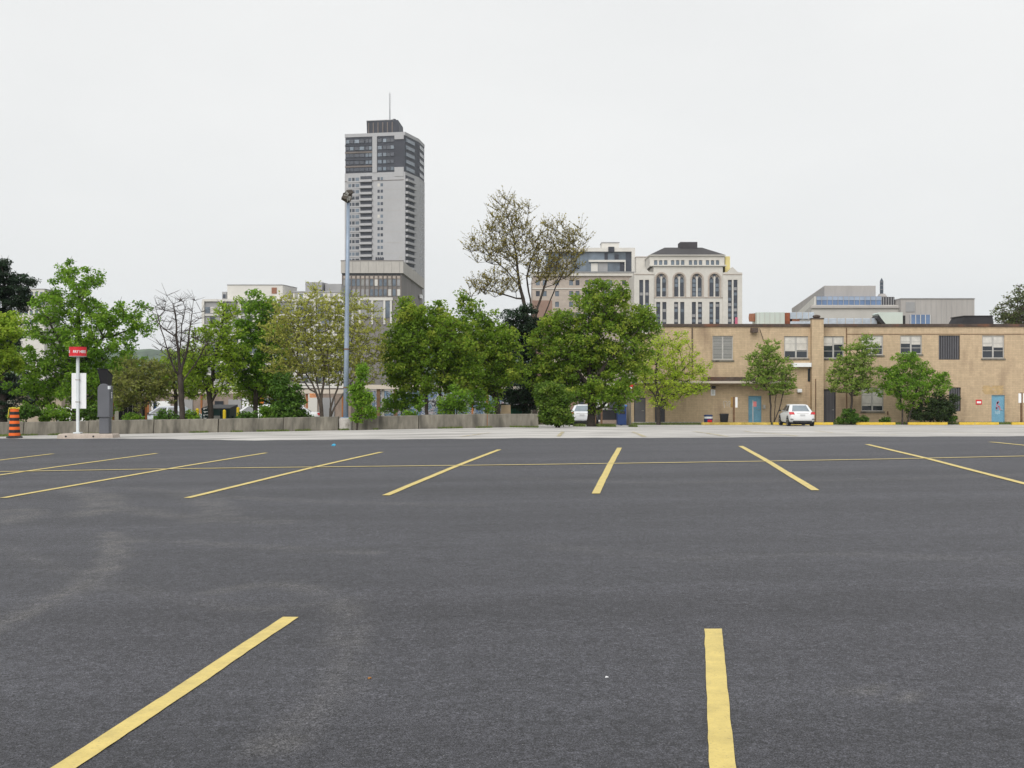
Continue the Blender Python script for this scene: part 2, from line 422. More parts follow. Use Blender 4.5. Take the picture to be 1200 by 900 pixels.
def poly_line(P, w, m, parent, name, off):
    P = np.array(P); t = np.linspace(0, len(P) - 1, 120); k = np.arange(len(P))
    c = np.stack([np.interp(t, k, P[:, 0]), np.interp(t, k, P[:, 1])], 1)
    for _ in range(8): c[1:-1] = .25 * c[:-2] + .5 * c[1:-1] + .25 * c[2:]
    d = np.gradient(c, axis=0); d /= np.linalg.norm(d, axis=1)[:, None]; nr = np.stack([-d[:, 1], d[:, 0]], 1)
    V = np.concatenate([c + nr * w / 2, c - nr * w / 2]); V = np.column_stack([V, gz(V[:, 0], V[:, 1]) + off])
    n = len(c) - 1; i = np.arange(n)
    return link(bpy.data.objects.new(name, raw_mesh(name, m, V, np.stack([i + n + 1, i + n + 2, i + 1, i], 1))), parent)
poly_line(cp, 0.105, M_LINE, lot, 'parking_line', 0.011)
for i, (a, b) in enumerate([((654, 511.5), (660, 506)), ((756, 512), (741, 506)), ((853, 511.5), (812, 505.5)), ((935, 511), (872, 505)), ((1052, 509.5), (955, 505)), ((1160, 508.5), (1060, 504.5)), ((540, 511.5), (575, 507)), ((1200, 505.5), (1010, 503.5))]):
    paint_line(G(*a), G(*b), 0.13, M_LINE_OLD, pale, 'faded_line', off=0.004, seed=50 + i)

# ------------------------------------------------------------------ building materials
M_BRICK = mat('tan brick', (0.49, 0.378, 0.255), 0.9, 0.05, 0.5, 0.08, 5.0, bump=0.3, bscale=30, stretch=(1, 1, 0.3), stain=((0.28, 0.205, 0.14), 0.7, 0.54, 0.74))
def add_brick_courses(m):
    n, l = m.node_tree.nodes, m.node_tree.links; b = n['Principled BSDF']
    src = b.inputs['Base Color'].links[0].from_socket
    geo = n.new('ShaderNodeNewGeometry'); sp = n.new('ShaderNodeSeparateXYZ'); cb = n.new('ShaderNodeCombineXYZ')
    l.new(geo.outputs['Position'], sp.inputs[0]); l.new(sp.outputs['X'], cb.inputs['X']); l.new(sp.outputs['Z'], cb.inputs['Y'])
    bt = n.new('ShaderNodeTexBrick'); bt.inputs['Scale'].default_value = 1.0
    bt.inputs['Brick Width'].default_value = 0.4; bt.inputs['Row Height'].default_value = 0.135; bt.inputs['Mortar Size'].default_value = 0.012
    bt.inputs['Color1'].default_value = (0.94, 0.93, 0.92, 1); bt.inputs['Color2'].default_value = (1.06, 1.05, 1.03, 1); bt.inputs['Mortar'].default_value = (0.84, 0.85, 0.86, 1)
    l.new(cb.outputs[0], bt.inputs['Vector'])
    mx = n.new('ShaderNodeMix'); mx.data_type = 'RGBA'; mx.blend_type = 'MULTIPLY'; mx.inputs[0].default_value = 1.0
    l.new(src, mx.inputs[6]); l.new(bt.outputs['Color'], mx.inputs[7]); l.new(mx.outputs[2], b.inputs['Base Color'])
add_brick_courses(M_BRICK)
M_BRICK_Y = mat('patched yellow brick', (0.46, 0.33, 0.17), 0.9, 0.2, 3.0)
M_PARAPET = mat('dark brown parapet flashing', (0.075, 0.055, 0.045), 0.7, 0.3, 0.8, 0.2, 6, stain=((0.16, 0.07, 0.04), 0.5, 0.52, 0.66))
M_TRIM = mat('window trim', (0.42, 0.41, 0.39), 0.6, 0.1, 4)
M_GLASS = mat('window glass', (0.03, 0.036, 0.045), 0.08, 0.3, 0.6, spec=0.55)
M_GLASSB = mat('bluish glass', (0.12, 0.15, 0.185), 0.10, 0.3, 0.35, spec=0.6)
M_GLASSD = mat('dark tower glass', (0.04, 0.046, 0.062), 0.15, 0.3, 0.25, spec=0.5)
M_BLIND = mat('pale blinds', (0.55, 0.53, 0.49), 0.8, 0.12, 3.0, 0.1, 20)
M_SHUT = mat('grey slatted blinds', (0.27, 0.27, 0.26), 0.7, 0.08, 3.0)
M_LOUV = mat('dark louvre', (0.06, 0.058, 0.065), 0.6, 0.15, 3.0)
M_BLUEDOOR = mat('sky blue door paint', (0.16, 0.34, 0.46), 0.55, 0.10, 2.0, 0.08, 12)
M_CREAM = mat('cream fascia', (0.55, 0.49, 0.42), 0.7, 0.1, 1.0)
M_STONE = mat('pale limestone', (0.56, 0.54, 0.50), 0.9, 0.06, 0.12, 0.05, 1.2)
M_STONE2 = mat('pinkish old stone', (0.40, 0.345, 0.30), 0.9, 0.10, 0.1, 0.1, 1.0)
M_REDBR = mat('old red brick', (0.25, 0.165, 0.13), 0.9, 0.15, 0.3)
M_ROOFD = mat('dark slate roof', (0.06, 0.057, 0.058), 0.8, 0.1, 0.2)
M_TOWER = mat('tower concrete', (0.385, 0.385, 0.395), 0.9, 0.04, 0.1, 0.03, 1.0)
M_TOWERD = mat('tower dark cladding', (0.042, 0.044, 0.056), 0.6, 0.2, 0.15)
M_TOWERB = mat('tower brown spandrel', (0.15, 0.125, 0.11), 0.6, 0.2, 0.15)
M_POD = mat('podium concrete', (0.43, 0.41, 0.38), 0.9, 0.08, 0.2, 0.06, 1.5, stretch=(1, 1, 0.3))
M_POD2 = mat('podium shade toned concrete', (0.21, 0.195, 0.185), 0.9, 0.12, 0.3, stretch=(1, 1, 0.3))  # darkened podium concrete, the right side's shade put into the colour
M_OFFW = mat('off white panel', (0.60, 0.585, 0.55), 0.8, 0.06, 0.3)
M_GREYP = mat('grey spandrel panel', (0.30, 0.30, 0.305), 0.7, 0.12, 0.4)
M_MODC = mat('ribbed grey concrete', (0.38, 0.36, 0.345), 0.9, 0.08, 0.3, 0.05, 2.0, stretch=(1, 1, 0.15))
M_MODC2 = mat('light grey concrete', (0.45, 0.435, 0.41), 0.9, 0.08, 0.3)
M_BLUEGL = mat('blue curtain glass', (0.12, 0.19, 0.33), 0.12, 0.25, 0.2, spec=0.6)
M_DUCT = mat('galvanised duct', (0.42, 0.48, 0.55), 0.45, 0.15, 0.9, 0.1, 5, metal=0.4)
M_UNIT = mat('pale green sheet metal', (0.46, 0.52, 0.49), 0.6, 0.08, 0.8, stretch=(1, 1, 0.3))
M_YPANEL = mat('pale yellow wrap', (0.68, 0.58, 0.25), 0.8, 0.06, 0.5)
M_BROWNL = mat('brown louvre', (0.26, 0.12, 0.075), 0.8, 0.15, 1.0)

# ------------------------------------------------------------------ brick building on the right, front at y = 88 m
BD = 88.0; s_ = BD / F
bx0 = 735
BZ = float(gz((735 - 600) * s_, BD)) - 0.35
brick = empty('brick_building', ((bx0 - 600) * s_, BD, BZ), 'long two storey tan brick building with blue doors and rooftop ducts', 'building')
def bx(px): return (px - bx0) * s_
def bz(py): return CAMZ + (450 - py) * s_ - BZ
wins_up = [(835, 859, 393.5, 422), (919, 947, 394, 420), (964.5, 989, 394, 420), (1009, 1035, 393, 416), (1055, 1080.5, 393, 415), (1151, 1177, 393, 420)]
win_low = [(1009.5, 1035.5, 454, 482)]
win_small = [(946, 949, 432, 447)]
louvs = [(1100, 1125, 393, 421.5), (1112, 1126, 454, 482)]
doors = [(743, 756.5, 466, 497), (767.5, 779, 470, 497), (877, 892.3, 464, 495.5), (965, 979.5, 456, 496), (1162, 1177.5, 463, 496)]
def H(r, x1=None): return (bx(r[0]), bx(r[1]), bz(r[3]), bz(r[2]))
RIGHT = 1330
mb = MB()
holes_r = [H(r) for r in wins_up if r[0] > 780] + [H(r) for r in win_low] + [H(r) for r in louvs] + [H(r) for r in doors if r[0] > 780]
wall_mb(mb, bx(779.2), bx(RIGHT), 0, bz(383), holes_r, 0.22, 22)
mb.build('wall', M_BRICK, brick)
mb = MB(); wall_mb(mb, bx(735), bx(779.2) - 0.003, 0, bz(446), [H(r) for r in doors if r[0] < 760], 0.22, 20)
# the last doorway of the low wing is an open notch between the two walls
mb.build('wing_wall', M_BRICK, brick)
MB().box(bx(767.5), bx(779), -0.04, 0.0 - 0.003, 0.25, bz(470)).build('door', M_LOUV, brick)
piece('parapet', M_PARAPET, brick, bx(777), bx(RIGHT) + .1, -0.10, 0.35, bz(383) + 0.002, bz(379.6))
piece('parapet', M_PARAPET, brick, bx(732), bx(785), -0.12, 6, bz(446) + 0.002, bz(443.8))
piece('pier', M_BRICK, brick, bx(949.5), bx(963), -0.55, -0.003, 0, bz(374.5))
piece('pier_cap', M_PARAPET, brick, bx(949), bx(963.5), -0.6, 0.1, bz(374.5) + 0.002, bz(373))
vt = MB().lathe(bx(956), -0.2, [(0.2, bz(373)), (0.3, bz(371.5)), (0.28, bz(370)), (0.05, bz(369))], 10); vt.build('roof_vent', M_PARAPET, brick)
# canopy over the ground floor
can = piece('canopy', M_CREAM, brick, bx(731), bx(925), -1.0, -0.003, bz(449.2), bz(446.6))
subpiece('canopy_flashing', M_PARAPET, can, bx(822), bx(924.5), -0.9, -0.003, bz(446.6) + 0.004, bz(441.8))
piece('awning', M_WHITE, brick, bx(927), bx(949), -0.5, -0.003, bz(430), bz(425.3))
# downpipes, joints, stained seams
piece('downpipe', M_PARAPET, brick, bx(810.5), bx(811.6), -0.09, -0.003, bz(441), bz(384))
piece('downpipe', M_BROWNPOST, brick, bx(991.5), bx(992.3), -0.07, -0.003, 0.2, bz(384))
piece('downpipe', M_BROWNPOST, brick, bx(953), bx(953.8), -0.62, -0.555, bz(497), bz(444))
piece('belt_course', M_BROWNPOST, brick, bx(992.5), bx(1200), -0.03, -0.003, bz(391.9), bz(391.2))
piece('duct_elbow', M_PARAPET, brick, bx(879), bx(887), -0.5, -0.11, bz(390), bz(384.5))
for k in range(6):
    MB().tube((bx(890 + k), -0.05, bz(385 + k * 3)), (bx(891 + k), -0.05, bz(388 + k * 3)), 0.02, n=6).build('conduit', M_PARAPET, brick)
def add_window(r, blind, dark_low, shutter=False):
    x0, x1, z0, z1 = H(r)
    t = 0.07
    fr = MB()
    fr.box(x0, x1, .08, .16, z1 - t, z1).box(x0, x1, .08, .16, z0, z0 + t).box(x0, x0 + t, .081, .161, z0 + t, z1 - t).box(x1 - t, x1, .081, .161, z0 + t, z1 - t)
    xm = (x0 + x1) / 2; fr.box(xm - t * .8, xm + t * .8, .075, .16, z0 + t, z1 - t)
    w = fr.build('window', M_TRIM, brick)
    for a, b in ((x0 + t, xm - t * .8), (xm + t * .8, x1 - t)):
        g = MB().box(a, b, .12, .135, z0 + t, z1 - t).build('pane', M_GLASS, w)
        nb = 5
        if shutter:
            for k in range(14):
                zz = z0 + t + (z1 - z0 - 2 * t) * k / 14
                piece('slat', M_SHUT, w, a + .01, b - .01, .098, .118, zz + .01, zz + (z1 - z0 - 2 * t) / 14 - .012)
        else:
            h = (z1 - z0 - 2 * t) * blind * random.uniform(.85, 1.1)
            h = min(h, z1 - z0 - 2 * t - 0.02)
            if h > .05: piece('blind', M_BLIND, w, a + .012, b - .012, .100, .118, z1 - t - h, z1 - t - .004)
        for k in (1, 2): piece('muntin', M_TRIM, w, a, b, .085, .099, z0 + (z1 - z0) * k / 3 - .018, z0 + (z1 - z0) * k / 3 + .018)
    piece('sill', M_CONC, w, x0 - .08, x1 + .08, -.07, .079, z0 - .12, z0 - .002)
    return w
add_window(wins_up[0], 1, 0, shutter=True)
add_window(wins_up[1], .72, 1); add_window(wins_up[2], .42, 1); add_window(wins_up[3], .55, 1); add_window(wins_up[4], .5, 1); add_window(wins_up[5], .55, 1)
add_window(win_low[0], .92, 0)
for r in louvs:
    x0, x1, z0, z1 = H(r)
    lv = MB().box(x0 + .003, x1 - .003, .15, .2, z0 + .003, z1 - .003).build('louvre', M_LOUV, brick)
    n_ = int((x1 - x0) / 0.17)
    for k in range(n_):
        xa = x0 + .02 + (x1 - x0 - .04) * k / n_
        piece('slat', mat('louvre blade', (0.10, 0.10, 0.11), 0.5), lv, xa, xa + .1, .07, .149, z0 + .02, z1 - .02)
x0, x1, z0, z1 = bx(946.5), bx(949.2), bz(447), bz(432)
piece('small_window', M_GLASS, brick, x0, x1, -.05, -.003, z0, z1)
for i, r in enumerate(doors):
    if i == 1: continue
    x0, x1, z0, z1 = H(r)
    m = [M_LOUV, None, M_BLUEDOOR, M_LOUV, M_BLUEDOOR][i]
    fr = mat('grey door skin', (0.17, 0.165, 0.175), 0.6) if i == 0 else m
    d = MB().box(x0 + .06, x1 - .06, .10, .16, z0, z1 - .06).build('door', fr, brick)
    frm = MB().box(x0 + .002, x0 + .06, .06, .17, z0, z1 - .002).box(x1 - .06, x1 - .002, .06, .17, z0, z1 - .002).box(x0 + .06, x1 - .06, .06, .17, z1 - .06, z1 - .002)
    frm.build('door_frame', m, d)
    MB().tube((x1 - .16, .09, z0 + 1.0), (x1 - .16, .05, z0 + 1.0), .03, n=8).tube((x1 - .16, .05, z0 + 1.0), (x1 - .28, .05, z0 + 1.0), .015, n=6).build('handle', M_TRIM, d)
    if i in (0, 3):
        for k in range(7):
            xa = x0 + .09 + (x1 - x0 - .18) * k / 7
            piece('slat', mat('door slat', (0.12, 0.115, 0.125), 0.5), d, xa, xa + .06, .08, .099, z0 + .1, z1 - .16)
    if i == 4:
        g = MB()
        for k in range(9):
            a = random.uniform(-.14, .14); b_ = random.uniform(-.3, .3)
            g.box(x0 + .5 + a - .04, x0 + .5 + a + .08, .092, .099 - k * .0006, z0 + 1.25 + b_, z0 + 1.25 + b_ + .16)
        g.build('graffiti', mat('pink spray paint', (0.42, 0.20, 0.26), 0.7), d)
        g = MB()
        for k in range(5): g.box(x0 + .3 + k * .08, x0 + .34 + k * .08, .094, .099 - k * .0006, z0 + .7 + random.uniform(-.05, .05), z0 + .95 + random.uniform(-.08, .08))
        g.build('graffiti', mat('pale spray paint', (0.4, 0.55, 0.62), 0.7), d)
yb = MB()
for rr in range(6):
    for k in range(9):
        if (rr * 7 + k * 3) % 11 == 0: continue
        yb.box(bx(1151) + k * .17 + (rr % 2) * .08, bx(1151) + k * .17 + (rr % 2) * .08 + .155, -.008, -.003, bz(462) + rr * .11, bz(462) + rr * .11 + .095)
yb.build('patched_brickwork', M_BRICK_Y, brick)
# fittings on the wall
MB().box(bx(933.5), bx(939), -.32, -.003, bz(460), bz(455.8)).build('wall_lamp', M_WHITE, brick, bevel=.05)
MB().box(bx(893.8), bx(896.6), -.2, -.003, bz(479), bz(474.5)).build('meter_box', M_TRIM, brick, bevel=.02)
MB().box(bx(834), bx(838), -.25, -.003, bz(455.4), bz(452.5)).build('wall_lamp', M_BLACK, brick)
ns = MB().box(bx(833), bx(838), -.03, -.003, bz(463.5), bz(456.5)).build('notice_board', M_WHITE, brick)
for k in range(4): piece('print_line', M_SHUT, ns, bx(833.8), bx(837.2), -.036, -.031, bz(462 - k * 1.3), bz(461.4 - k * 1.3))
rs = MB().box(bx(1143.5), bx(1150.5), -.03, -.003, bz(474), bz(468.5)).build('notice_board', M_RED, brick)
piece('print_panel', M_WHITE, rs, bx(1144.5), bx(1149.5), -.036, -.031, bz(472.6), bz(470.2))
gr = MB()
for (a, b_) in [((848, 470), (849, 478)), ((849, 470), (852, 471)), ((852, 471), (852, 476)), ((854, 470), (854.5, 477)), ((854, 470), (857, 472)), ((857, 472), (854, 474))]:
    gr.tube((bx(a[0]), -.01, bz(a[1])), (bx(b_[0]), -.01, bz(b_[1])), .022, n=5)
gr.build('graffiti', mat('white spray paint', (0.6, 0.57, 0.52), 0.8), brick)
piece('plinth', M_CONC_LIGHT, brick, bx(741), bx(822), -.06, -.003, 0, bz(494.5))
# brick stain panel at base of the wall (render coat)
for i, (x0, x1) in enumerate([(1083.5, 1084.6)]):
    piece('standpipe', M_BROWNPOST, brick, bx(x0 - 44), bx(x1 - 44), -.1, -.003, bz(486), bz(482))

# rooftop plant, each its own thing
def roofz(py, d): return CAMZ + (450 - py) * d / F
RZ = BZ + bz(383)
def rooftop(name, label, cat, px0, px1, pyt, d, m, rz=0.0, depth=1.6, parts=None, top=None):
    e = empty(name, ((px0 - 600) * d / F, d, RZ + 0.01), label, cat)
    w = (px1 - px0) * d / F; h = roofz(pyt, d) - RZ
    return e, w, h
e, w, h = rooftop('air_handling_unit', 'pale green boxy air unit with rust red end on the brick roof', 'air unit', 887, 926, 366, 90, M_UNIT)
MB().box(0, w * .84, 0, 1.8, 0, h).build('casing', M_UNIT, e, bevel=.03)
for k in range(5): piece('seam', M_TRIM, e, w * .84 * (k + .5) / 5.5, w * .84 * (k + .5) / 5.5 + .03, -.02, -.001, .02, h - .03)
MB().box(w * .842, w, .1, 1.7, 0, h * .97).build('rusty_section', mat('rust red sheet', (0.22, 0.075, 0.04), 0.85, 0.3, 2.0), e)
MB().lathe(-.12, .9, [(.3, h * .45), (.34, h * .7), (.3, h * .95)], 12).build('fan_cowl', M_BROWNL, e)
e, w, h = rooftop('roof_duct', 'silver stacked air duct beside the rust red unit end', 'duct', 926.5, 955, 366, 90, M_DUCT)
MB().box(0, w, .2, 1.2, h * .58, h).build('upper_duct', M_DUCT, e, bevel=.03)
MB().box(0, w * .95, .1, 1.3, 0.05, h * .42).build('lower_duct', M_DUCT, e, bevel=.03)
MB().box(w * .1, w * .4, .25, 1.1, h * .42 + .003, h * .58 - .003).build('damper', M_BROWNL, e)
for k in range(3): piece('flange', M_TRIM, e, w * (.25 + .25 * k), w * (.25 + .25 * k) + .05, .17, 1.23, h * .56, h + .03)
e, w, h = rooftop('roof_duct', 'long low galvanised duct run behind the brick pier', 'duct', 963.5, 1028, 373.2, 90.5, M_DUCT)
MB().box(0, w, 0, .9, .05, h).build('duct', M_DUCT, e, bevel=.03)
for k in range(6): piece('flange', M_TRIM, e, w * (k + .7) / 6.5, w * (k + .7) / 6.5 + .06, -.03, .93, .03, h + .03)
e, w, h = rooftop('ventilation_hood', 'pale sheet metal ventilation hood with slanted dark mouth', 'vent hood', 1028, 1062, 366, 90, M_UNIT)
MB().prism([(w * .36, 0), (w * .88, 0), (w * .88, h), (w * .1, h), (w * .03, h * .9), (w * .36, .05)], 0, 1.6).build('hood', M_UNIT, e)
MB().prism([(-.05, h * .62), (w * .05, h * .8), (w * .36, .12), (w * .27, .02)], -.03, 1.5).build('mouth', M_BLACK, e)
MB().box(w * .885, w, .2, 1.4, 0, h * .8).build('motor_box', M_BLACK, e)
e, w, h = rooftop('roof_hatch_box', 'low black rooftop box near the right end of the brick roof', 'roof box', 1124, 1165, 371, 91, M_BLACK)
MB().loft([[(0, 0, 0), (w, 0, 0), (w, 3, 0), (0, 3, 0)], [(w * .17, .15, h), (w * .98, .15, h), (w * .98, 2.8, h), (w * .17, 2.8, h)]]).build('casing', mat('black roofing', (0.03, 0.03, 0.034), 0.8, 0.2, 1.0), e)
MB().box(w * .15, w * 1.0, .1, 2.9, h + .003, h + .08).build('lid', M_BLACK, e)

# ------------------------------------------------------------------ far buildings
FARG = CAMZ - 3.4
def far_root(name, label, px, d, rz=0.0, cat='building'):
    o = empty(name, ((px - 600) * d / F, d, FARG), label, cat, rz)
    sc = d / F
    return o, (lambda p: (p - px) * sc), (lambda q: CAMZ + (450 - q) * sc - FARG)

# --- apartment tower with podium
T, tx, tz = far_root('apartment_tower', 'tall grey apartment tower with dark glass crown and mast', 404, 525)
T2 = 525 / F
ang = math.atan2(520 - 525, (475 - 600) * 520 / F - (404 - 600) * 525 / F)
T.rotation_euler = (0, 0, ang)
TW = 27.8                                        # front width
zc = lambda q: CAMZ + (450 - q) * 522 / F - FARG
ztop, zdark, zpod = zc(155.5), zc(202), zc(306)
fl = 2.77
def tl(px): return (px - 404) * 522 / F * 1.012
# shaft outline in plan: front edge then a splayed right flank running back
def to_local(wx_, wy_): return (wx_ * math.cos(ang) + wy_ * math.sin(ang), -wx_ * math.sin(ang) + wy_ * math.cos(ang))
flank = [(TW, 0.0), to_local(32.3, 10.0), to_local(33.9, 23.0)]
plan = [(0, 0)] + flank + [(flank[2][0] - 3, 34), (0, 34)]
def slab(plan_, z0, z1, inset=0.0):
    c = Vector((sum(p[0] for p in plan_) / len(plan_), sum(p[1] for p in plan_) / len(plan_)))
    q = [tuple(c + (Vector(p) - c) * (1 - inset)) for p in plan_]
    return MB().loft([[(x, y, z0) for x, y in q], [(x, y, z1) for x, y in q]])
slab(plan, 0, zdark, 0.0).build('shaft', M_TOWER, T)
slab(plan, zdark + .003, ztop - 1.5, 0.012).build('crown_cladding', M_TOWERD, T)
slab(plan, ztop - 1.5 + .003, ztop).build('crown_cornice', M_TOWER, T)
# light column and panels of the crown
piece('column', M_TOWER, T, tl(437.5), tl(443), -.25, .6, zdark, ztop - 1.51)
piece('panel', M_TOWER, T, tl(464), tl(475) , -.2, .6, zc(164), ztop - 1.51)
piece('panel', M_TOWER, T, tl(464), tl(475), -.2, .6, zdark - 2, zc(196.5))
# crown window bands
for k in range(5):
    z0 = zdark + .8 + k * (ztop - 1.9 - zdark) / 5; z1 = z0 + 1.55
    for (a, b, n_) in ((405, 415, 2), (415.5, 428, 2), (429, 437, 2), (443.5, 449, 1), (450, 463.5, 3)):
        for j in range(n_):
            xa = tl(a) + (tl(b) - tl(a)) * j / n_; xb = tl(a) + (tl(b) - tl(a)) * (j + 1) / n_
            piece('crown_window', [M_GLASSB, M_GLASSD, M_GLASSD, M_GLASSD, M_GLASSB][random.randrange(5)], T, xa + .12, xb - .12, -.08, .55, z0, z1)
    if k < 4: piece('spandrel', [M_TOWERB, M_TOWERD][k % 2], T, tl(404.4), tl(437.3), -.12, .5, z1 + .25, z1 + .95)
# flank pieces need a rotated frame: a child empty would be a level of its own, so rotate each piece
def flank_piece(name, m, u0, u1, n0, n1, z0, z1, seg=0):
    p, q = Vector(flank[seg]), Vector(flank[seg + 1]); d = (q - p).normalized(); nrm = Vector((d.y, -d.x))
    o = piece(name, m, T, 0, 1, 0, 1, 0, 1)
    c = p + d * (u0 + u1) / 2 + nrm * (n0 + n1) / 2
    o.location = (c.x, c.y, (z0 + z1) / 2); o.scale = (u1 - u0, n1 - n0, z1 - z0); o.rotation_euler = (0, 0, math.atan2(d.y, d.x))
    return o
for k in range(5):
    z0 = zdark + .8 + k * (ztop - 1.9 - zdark) / 5
    flank_piece('crown_window', M_GLASSB, 1.0, 10.6, -.5, .15, z0, z0 + 1.6)
    flank_piece('crown_window', M_GLASSD, 1.0, 10.5, -.5, .15, z0, z0 + 1.6, seg=1)
for k in range(60):
    zf = zdark - 2.0 - k * fl
    if zf < zpod - 12: break
    if zf > zpod - 3:
        # left bay: windows, then a balcony parapet before a dark panel painted as its shade
        for a, b in ((408.5, 412), (413, 416), (417, 421.5)):
            w_ = piece('window', [M_GLASSB, M_GLASSD, M_GLASS][random.randrange(3)], T, tl(a), tl(b), -.06, .3, zf - 1.45, zf)
        piece('balcony_shade_panel', mat('balcony painted shade', (0.07, 0.072, 0.085), 0.8), T, tl(423), tl(437), -.05, .3, zf - 1.1, zf + .55)
        piece('balcony_parapet', M_TOWER, T, tl(422.5), tl(437.4), -1.25, -.06, zf - 2.15, zf - 1.1)
        piece('sill_band', M_TOWER, T, tl(407), tl(422.4), -.2, .25, zf - 2.15, zf - 1.5)
        for a, b in ((443.6, 446.3), (447.3, 450.2)):
            piece('window', [M_GLASSB, M_GLASSD, M_GLASSD, M_BLIND, M_GLASSB, M_GLASSD, M_GLASSB, M_GLASSD][random.randrange(8)], T, tl(a), tl(b), -.06, .3, zf - 1.45, zf - .1)
    # right flank balconies, their inner shade again a dark painted panel
    flank_piece('balcony_shade_panel', mat('balcony painted shade', (0.07, 0.072, 0.085), 0.8), .5, 10.4, -.4, .05, zf - 1.2, zf + .55)
    flank_piece('balcony_parapet', M_TOWER, .3, 10.6, .06, 1.2, zf - 2.15, zf - 1.1)
    flank_piece('window', M_GLASSD, 3.5, 4.8, -.4, .06, zf - 1.4, zf, seg=1)
    flank_piece('window', M_GLASSD, 8.5, 9.6, -.4, .06, zf - 1.4, zf, seg=1)
piece('roof_line', M_TOWERB, T, tl(404.2), tl(475), -.15, .2, zc(211.8), zc(211.2))
for q in range(7): piece('panel_joint', M_POD, T, tl(451.5), tl(474.5), -.045, .1, zc(222 + q * 12.5) - .05, zc(222 + q * 12.5) + .05)
ph = MB().loft([[(tl(428.5), 3, ztop + .01), (tl(467.5), 3, ztop + .01), (tl(462), 18, ztop + .01), (tl(428.5), 18, ztop + .01)],
                [(tl(428), 3, zc(139.5)), (tl(466), 3, zc(139.5)), (tl(461), 18, zc(139.5)), (tl(428), 18, zc(139.5))]]).build('penthouse', M_TOWERD, T)
for k in range(6): piece('rib', M_TOWERB, ph, tl(430 + k * 5.7), tl(431.2 + k * 5.7), 2.75, 2.99, ztop + .6, zc(141.5))
MB().box(tl(428), tl(461), 2.8, 17, zc(139.5) + .003, zc(138.8)).build('penthouse_coping', M_GREYP, ph)
MB().box(tl(458), tl(461), 5, 7, zc(138.7) + .003, zc(136.8)).build('vent_box', M_TOWERD, ph)
am = MB().tube((tl(452.3), 8, zc(139)), (tl(452.3), 8, zc(120)), .42, .3, 6).tube((tl(452.3), 8, zc(120)), (tl(452.3), 8, zc(103)), .26, .12, 6)
for k in range(6): am.tube((tl(452.3) - .5, 8, zc(118 - k * 2.4)), (tl(452.3) + .5, 8, zc(118 - k * 2.4)), .1, .1, 5)
am.build('antenna', mat('mast steel', (0.35, 0.36, 0.38), 0.5), T)

P_, px_, pz_ = far_root('podium_building', 'wide concrete podium block with two window rows beneath the apartment tower', 399.5, 430)
PW = px_(472.5); zb, zt = pz_(320), pz_(306)
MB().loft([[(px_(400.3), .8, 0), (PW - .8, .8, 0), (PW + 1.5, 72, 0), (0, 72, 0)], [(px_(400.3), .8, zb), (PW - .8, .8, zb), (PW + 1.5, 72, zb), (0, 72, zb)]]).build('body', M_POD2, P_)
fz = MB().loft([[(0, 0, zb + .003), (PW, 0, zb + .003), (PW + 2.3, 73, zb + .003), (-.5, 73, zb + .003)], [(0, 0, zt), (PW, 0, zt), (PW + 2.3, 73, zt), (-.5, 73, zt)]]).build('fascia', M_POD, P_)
for k in range(8): piece('panel_joint', M_POD2, fz, PW * (k + .5) / 8, PW * (k + .5) / 8 + .1, -.03, .05, zb + .2, zt - .2)
piece('coping', M_POD2, fz, -.1, PW + .1, -.1, .6, zt + .002, zt + .35)
piece('slot', M_BLACK, P_, px_(401), PW - .9, .5, .79, zb - .9, zb - .02)
n_ = 13
for r in range(2):
    z1 = pz_(327.2 + r * 11.6); z0 = pz_(334.8 + r * 11.6)
    for k in range(n_):
        xa = px_(401) + (PW - .9 - px_(401)) * k / n_; xb = px_(401) + (PW - .9 - px_(401)) * (k + 1) / n_
        piece('window', [M_GLASSB, M_GLASSB, M_GREYP, M_SHUT, M_OFFW][random.choice([0, 1, 0, 2, 3, 4])], P_, xa + .25, xb - .25, .6, .79, z0, z1)
for k in range(n_ + 1):
    xa = px_(401) + (PW - .9 - px_(401)) * k / n_
    piece('mullion', M_TOWERB, P_, xa - .14, xa + .14, .35, .79, pz_(347), pz_(322))
for k in range(n_):
    xa = px_(401) + (PW - .9 - px_(401)) * (k + .5) / n_
    piece('lintel_panel', M_STONE2, P_, xa - .55, xa + .55, .55, .79, pz_(326.3), pz_(322.4))
piece('base_band', M_OFFW, P_, px_(404), px_(460), .3, .79, pz_(352), pz_(348.5))
for k, (a, b) in enumerate(((414, 421), (422, 435), (437, 450), (451, 457))):
    piece('shopfront_pane', [M_GREYP, M_SHUT, M_GREYP, M_GLASSB][k], P_, px_(a), px_(b), .5, .79, pz_(372), pz_(353))
for a in (413, 421.3, 436, 450.3, 458): piece('pilaster', M_OFFW, P_, px_(a) - .35, px_(a) + .35, .2, .79, pz_(380), pz_(352.2))
MB().box(PW + 1.5, PW + 2.3, 57, 64, pz_(336), pz_(331)).build('sign_panel', M_WHITE, P_)
for k in range(4):
    piece('roof_unit', M_TOWERD, P_, px_(438.5 + k * 2.6), px_(440 + k * 2.6), 4, 6, zt + .01, pz_(300))
for k in range(2): MB().tube((px_(468 + k * 2), 2, zt), (px_(468 + k * 2), 2, pz_(299)), .12, .1, 5).build('roof_pipe', M_TRIM, P_)

